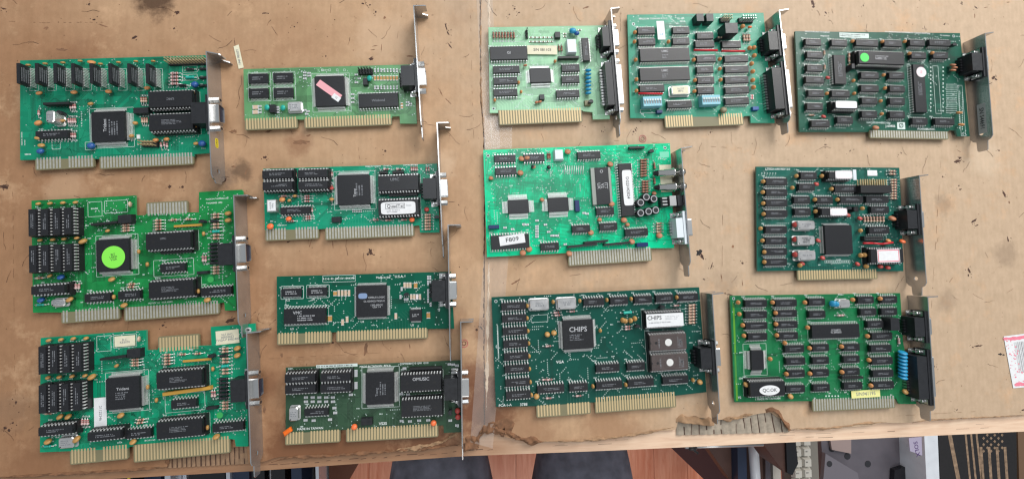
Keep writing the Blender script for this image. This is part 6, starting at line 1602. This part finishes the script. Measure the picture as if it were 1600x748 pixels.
def card_m():      # CHIPS card
    c = Card((755, 440), 3.3243, (43, 80), (1122, 28), 'bottle', rgb(20, 82, 66, .85), 'wide dark green card with a CHIPS square chip and two windowed chips', var=.08)
    c.board([(43, 80), (1122, 28), (1160, 572), (1003, 590), (575, 625), (275, 645), (66, 648)],
            [(275, 640, 560, 684, 18, ((8, 10),)), (578, 598, 1003, 650, 31)], 'gold', holes=((66, 101, 1.5),))
    c.traces(12, .7, 420, .3)
    for i, v in enumerate((127, 190, 256, 322, 388, 452, 523, 588)): c.dip(158+i*3.6, v, 18 if i else 18)
    for u, v, n in ((576, 104, 16), (707, 98, 14), (832, 92, 14), (943, 86, 14), (1066, 80, 16), (352, 556, 20), (496, 548, 14), (655, 536, 20), (820, 524, 20), (1000, 510, 20), (648, 448, 18), (795, 440, 14)): c.dip(u, v, n)
    for u0, v0, u1, v1, t in ((238, 86, 346, 152, 'OECF1\n14.31818'), (382, 80, 488, 146, 'OECL1\n28.322')): 
        o = c.can(u0, v0, u1, v1, 5.4, lines=0); c.print_on(o, t, 1.7, 5.46, m='grey')
    q = c.qfp(414, 196, 574, 350, 40, 3.2, 1.6, outline=False, txt='CHIPS', th=4.6, tdx=0, tdy=4.5, pr='lgrey'); c.lines_on(q, 12, 6, 4, 4.84, dx=-2, dy=-2.5)
    d = c.dip(942, 196, 28, 13.4, lines=0, sock=1)
    st = c.sticker(848, 164, 1040, 232, ZP+8.85, 'paper', 'CHIPS', 3.8, dx=-10, dy=2.3, pr='ink', rot=0); c.lines_on(st, 15, 4, 3, .1, dx=8, dy=2, m='lgrey'); c.lines_on(st, 22, 2, 1, .1, dx=-4, dy=-2, m='grey')
    for u, v in ((962, 314), (970, 418)):
        d = c.dip(u, v, 28, 14.6, m='ceramic', sock=1, lines=0)
        b = MB(); b.cyl((0, 0, 4.12), (0, 0, 4.3), 3.3, n=24, sm=False); link('quartz_window', b.mesh('quartz_window', [M['glass']]), d, (0, 0, 0))
        c.lines_on(d, 10, 5, 4, 4.16, dx=11, rot=90, m='grey'); c.lines_on(d, 9, 2.4, 1, 4.16, dx=-9, rot=90, m='grey')
    c.disc([(228, 124), (228, 188), (232, 254), (236, 318), (238, 384), (240, 450), (244, 518), (250, 585), (362, 104), (500, 98), (640, 94), (766, 88), (1002, 80), (568, 540), (738, 532), (606, 252), (1086, 508)], 'ochre', 2.3, 1.1, .3, rot=90)
    c.disc([(332, 272), (366, 264), (276, 592), (1122, 518)], 'ochre', 3, 1.6, .7); c.disc([(722, 198), (735, 202), (762, 200), (784, 190)], 'ochre', 2.8, 1.6, .5, rot=90)
    c.res([(750, 160)], 0, 'teal', 8, 1.6); c.res([(750, 232), (750, 246), (338, 334), (380, 160), (385, 174), (462, 154), (340, 604), (495, 592), (1004, 124), (320, 508), (345, 508)], 0, 'pinkres', 5, 1)
    c.res([(1084, 122+i*15.2) for i in range(7)], 0, 'beige', 6.5, 1.2); c.tran([(802, 230), (930, 130)])
    c.box_print(248, 174, 336, 206); c.box_print(72, 225, 82, 400); c.text(77, 312, 'PARADISE VGA CONTROLLER 87', 1.0, 90)
    c.text(399, 416, 'VGA', 2.6); c.text(114, 640, 'PCA-1-A', 2.3); c.text(210, 636, '3788', 2.5)
    c.bracket(1190, 68, [(1178, 388, 'hd15', dict(lead=13, shellmat='tin'))], tabbend=4, tab=12)
    c.fine_silk(30); c.finish()

def card_n():      # bottom right
    c = Card((1130, 445), 3.3257, (36, 56), (920, 40), 'grass', rgb(30, 122, 70, .8), 'green card with a white QC:OK oval and a yellow serial number label', var=.16)
    c.board([(36, 56), (920, 42), (935, 300), (1005, 618), (912, 616), (895, 578), (895, 590), (462, 594), (462, 602), (60, 608)],
            [(462, 590, 895, 638, 31)], 'pale', holes=((54, 70, 1.5),))
    b = MB(); a0 = c.L(48, 90); a1 = c.L(82, 600); b.box(a0[0], a1[1], ZP+.005, a1[0]-1, a0[1], ZP+.014); link('copper_pour', b.mesh('copper_pour', [mat('lime_pour', rgb(100, 165, 50, .85), .35)]), c.pcb)
    c.traces(90, .3, 170)
    for u, v, n in ((172, 96, 18), (172, 155, 18), (174, 212, 18), (180, 268, 16), (328, 94, 18), (328, 148, 18), (332, 206, 18), (340, 264, 16), (488, 88, 14), (490, 152, 14), (742, 78, 14), (864, 76, 14), (756, 140, 14), (864, 138, 14), (372, 332, 16), (378, 396, 16), (382, 460, 14), (376, 540, 16), (508, 326, 14), (508, 392, 14), (508, 456, 14), (512, 534, 14), (668, 324, 14), (668, 386, 14), (668, 450, 14), (676, 524, 16), (792, 204, 14), (826, 266, 18), (822, 330, 18), (828, 394, 18), (832, 460, 18), (834, 520, 18)): c.dip(u, v, n)
    d = c.dip(586, 240, 40, 13.4, lines=0, txt='SCX6B32\nVL J890603', th=1.8, pr='lgrey')
    c.qfp(146, 338, 212, 444, 20, 4.8, .4, ny=26); c.sip(618, 730, 482, h=5); 
    c.dip(232, 540, 28, 13.4, sock=1, lines=0); c.sticker(188, 520, 294, 572, ZP+8.85, 'paper', 'QC:OK', 3.2, rounded=2, pr='ink')
    c.sticker(666, 545, 815, 584, ZP+1.2, 'yellow', 'S/N941195', 3.4, rot=1, pr='grey')
    c.can(598, 72, 664, 122, 5, 'can', 0); c.blk(870, 172, 918, 238, 9, name='capacitor')
    c.disc([(560, 96), (576, 98)], 'lblue', 3.0, 1.6, .5, rot=90); c.res([(612, 158)], 0, 'pinkres', 6, 1.2); c.res([(914, 290)], 1, 'pinkres', 6, 1.2)
    c.disc([(918, 348+i*18) for i in range(8)], 'lblue', 3.9, 1.3, .3, rot=0)
    c.disc([(74, 90), (80, 150), (98, 208), (104, 262), (252, 90), (268, 144), (270, 202), (274, 260), (420, 90), (668, 76), (810, 70), (316, 300), (444, 326), (610, 318), (612, 450), (434, 220), (744, 264), (324, 460), (446, 458), (752, 388), (762, 520), (240, 382)], 'orange', 2.4, 1.3, .5, rot=90)
    c.disc([(115, 514), (345, 576), (940, 552)], 'ochre', 3, 1.6, .7, rot=0)
    c.text(232, 590, 'I MADE IN TAIWAN', 2.1); c.text(85, 584, 'V2', 2.2); c.text(610, 50, 'XTAL1', 1.5); c.text(105, 484, 'C04 35 84', 1.6)
    for i in range(5): 
        x, y = c.L(534+i*16, 576); c.silk.dot(x, y, .8, ZP+.09)
    c.text(635, 556, '20K', 1.5); c.text(476, 588, 'B1', 1.5); c.text(873, 570, 'A1', 1.5)
    c.bracket(1064, 66, [(1056, 212, 'de9', dict(lead=13)), (1076, 470, 'db25', dict(lead=13))], tabbend=3, tab=12)
    c.fine_silk(50); c.finish()

card_a()
trident_card((35, 290), 3.4, 0, 'leaf', rgb(26, 138, 66, .85), 'green card with a large round fluorescent sticker on its square chip', 'b')
trident_card((50, 500), 3.2514, 0, 'viridian', rgb(14, 150, 104, .85), 'green card with a tall white number strip beside its square chip', 'c')
card_d(); card_e(); card_f(); card_g()
card_h(); card_i(); card_j(); card_k(); card_l(); card_m(); card_n()
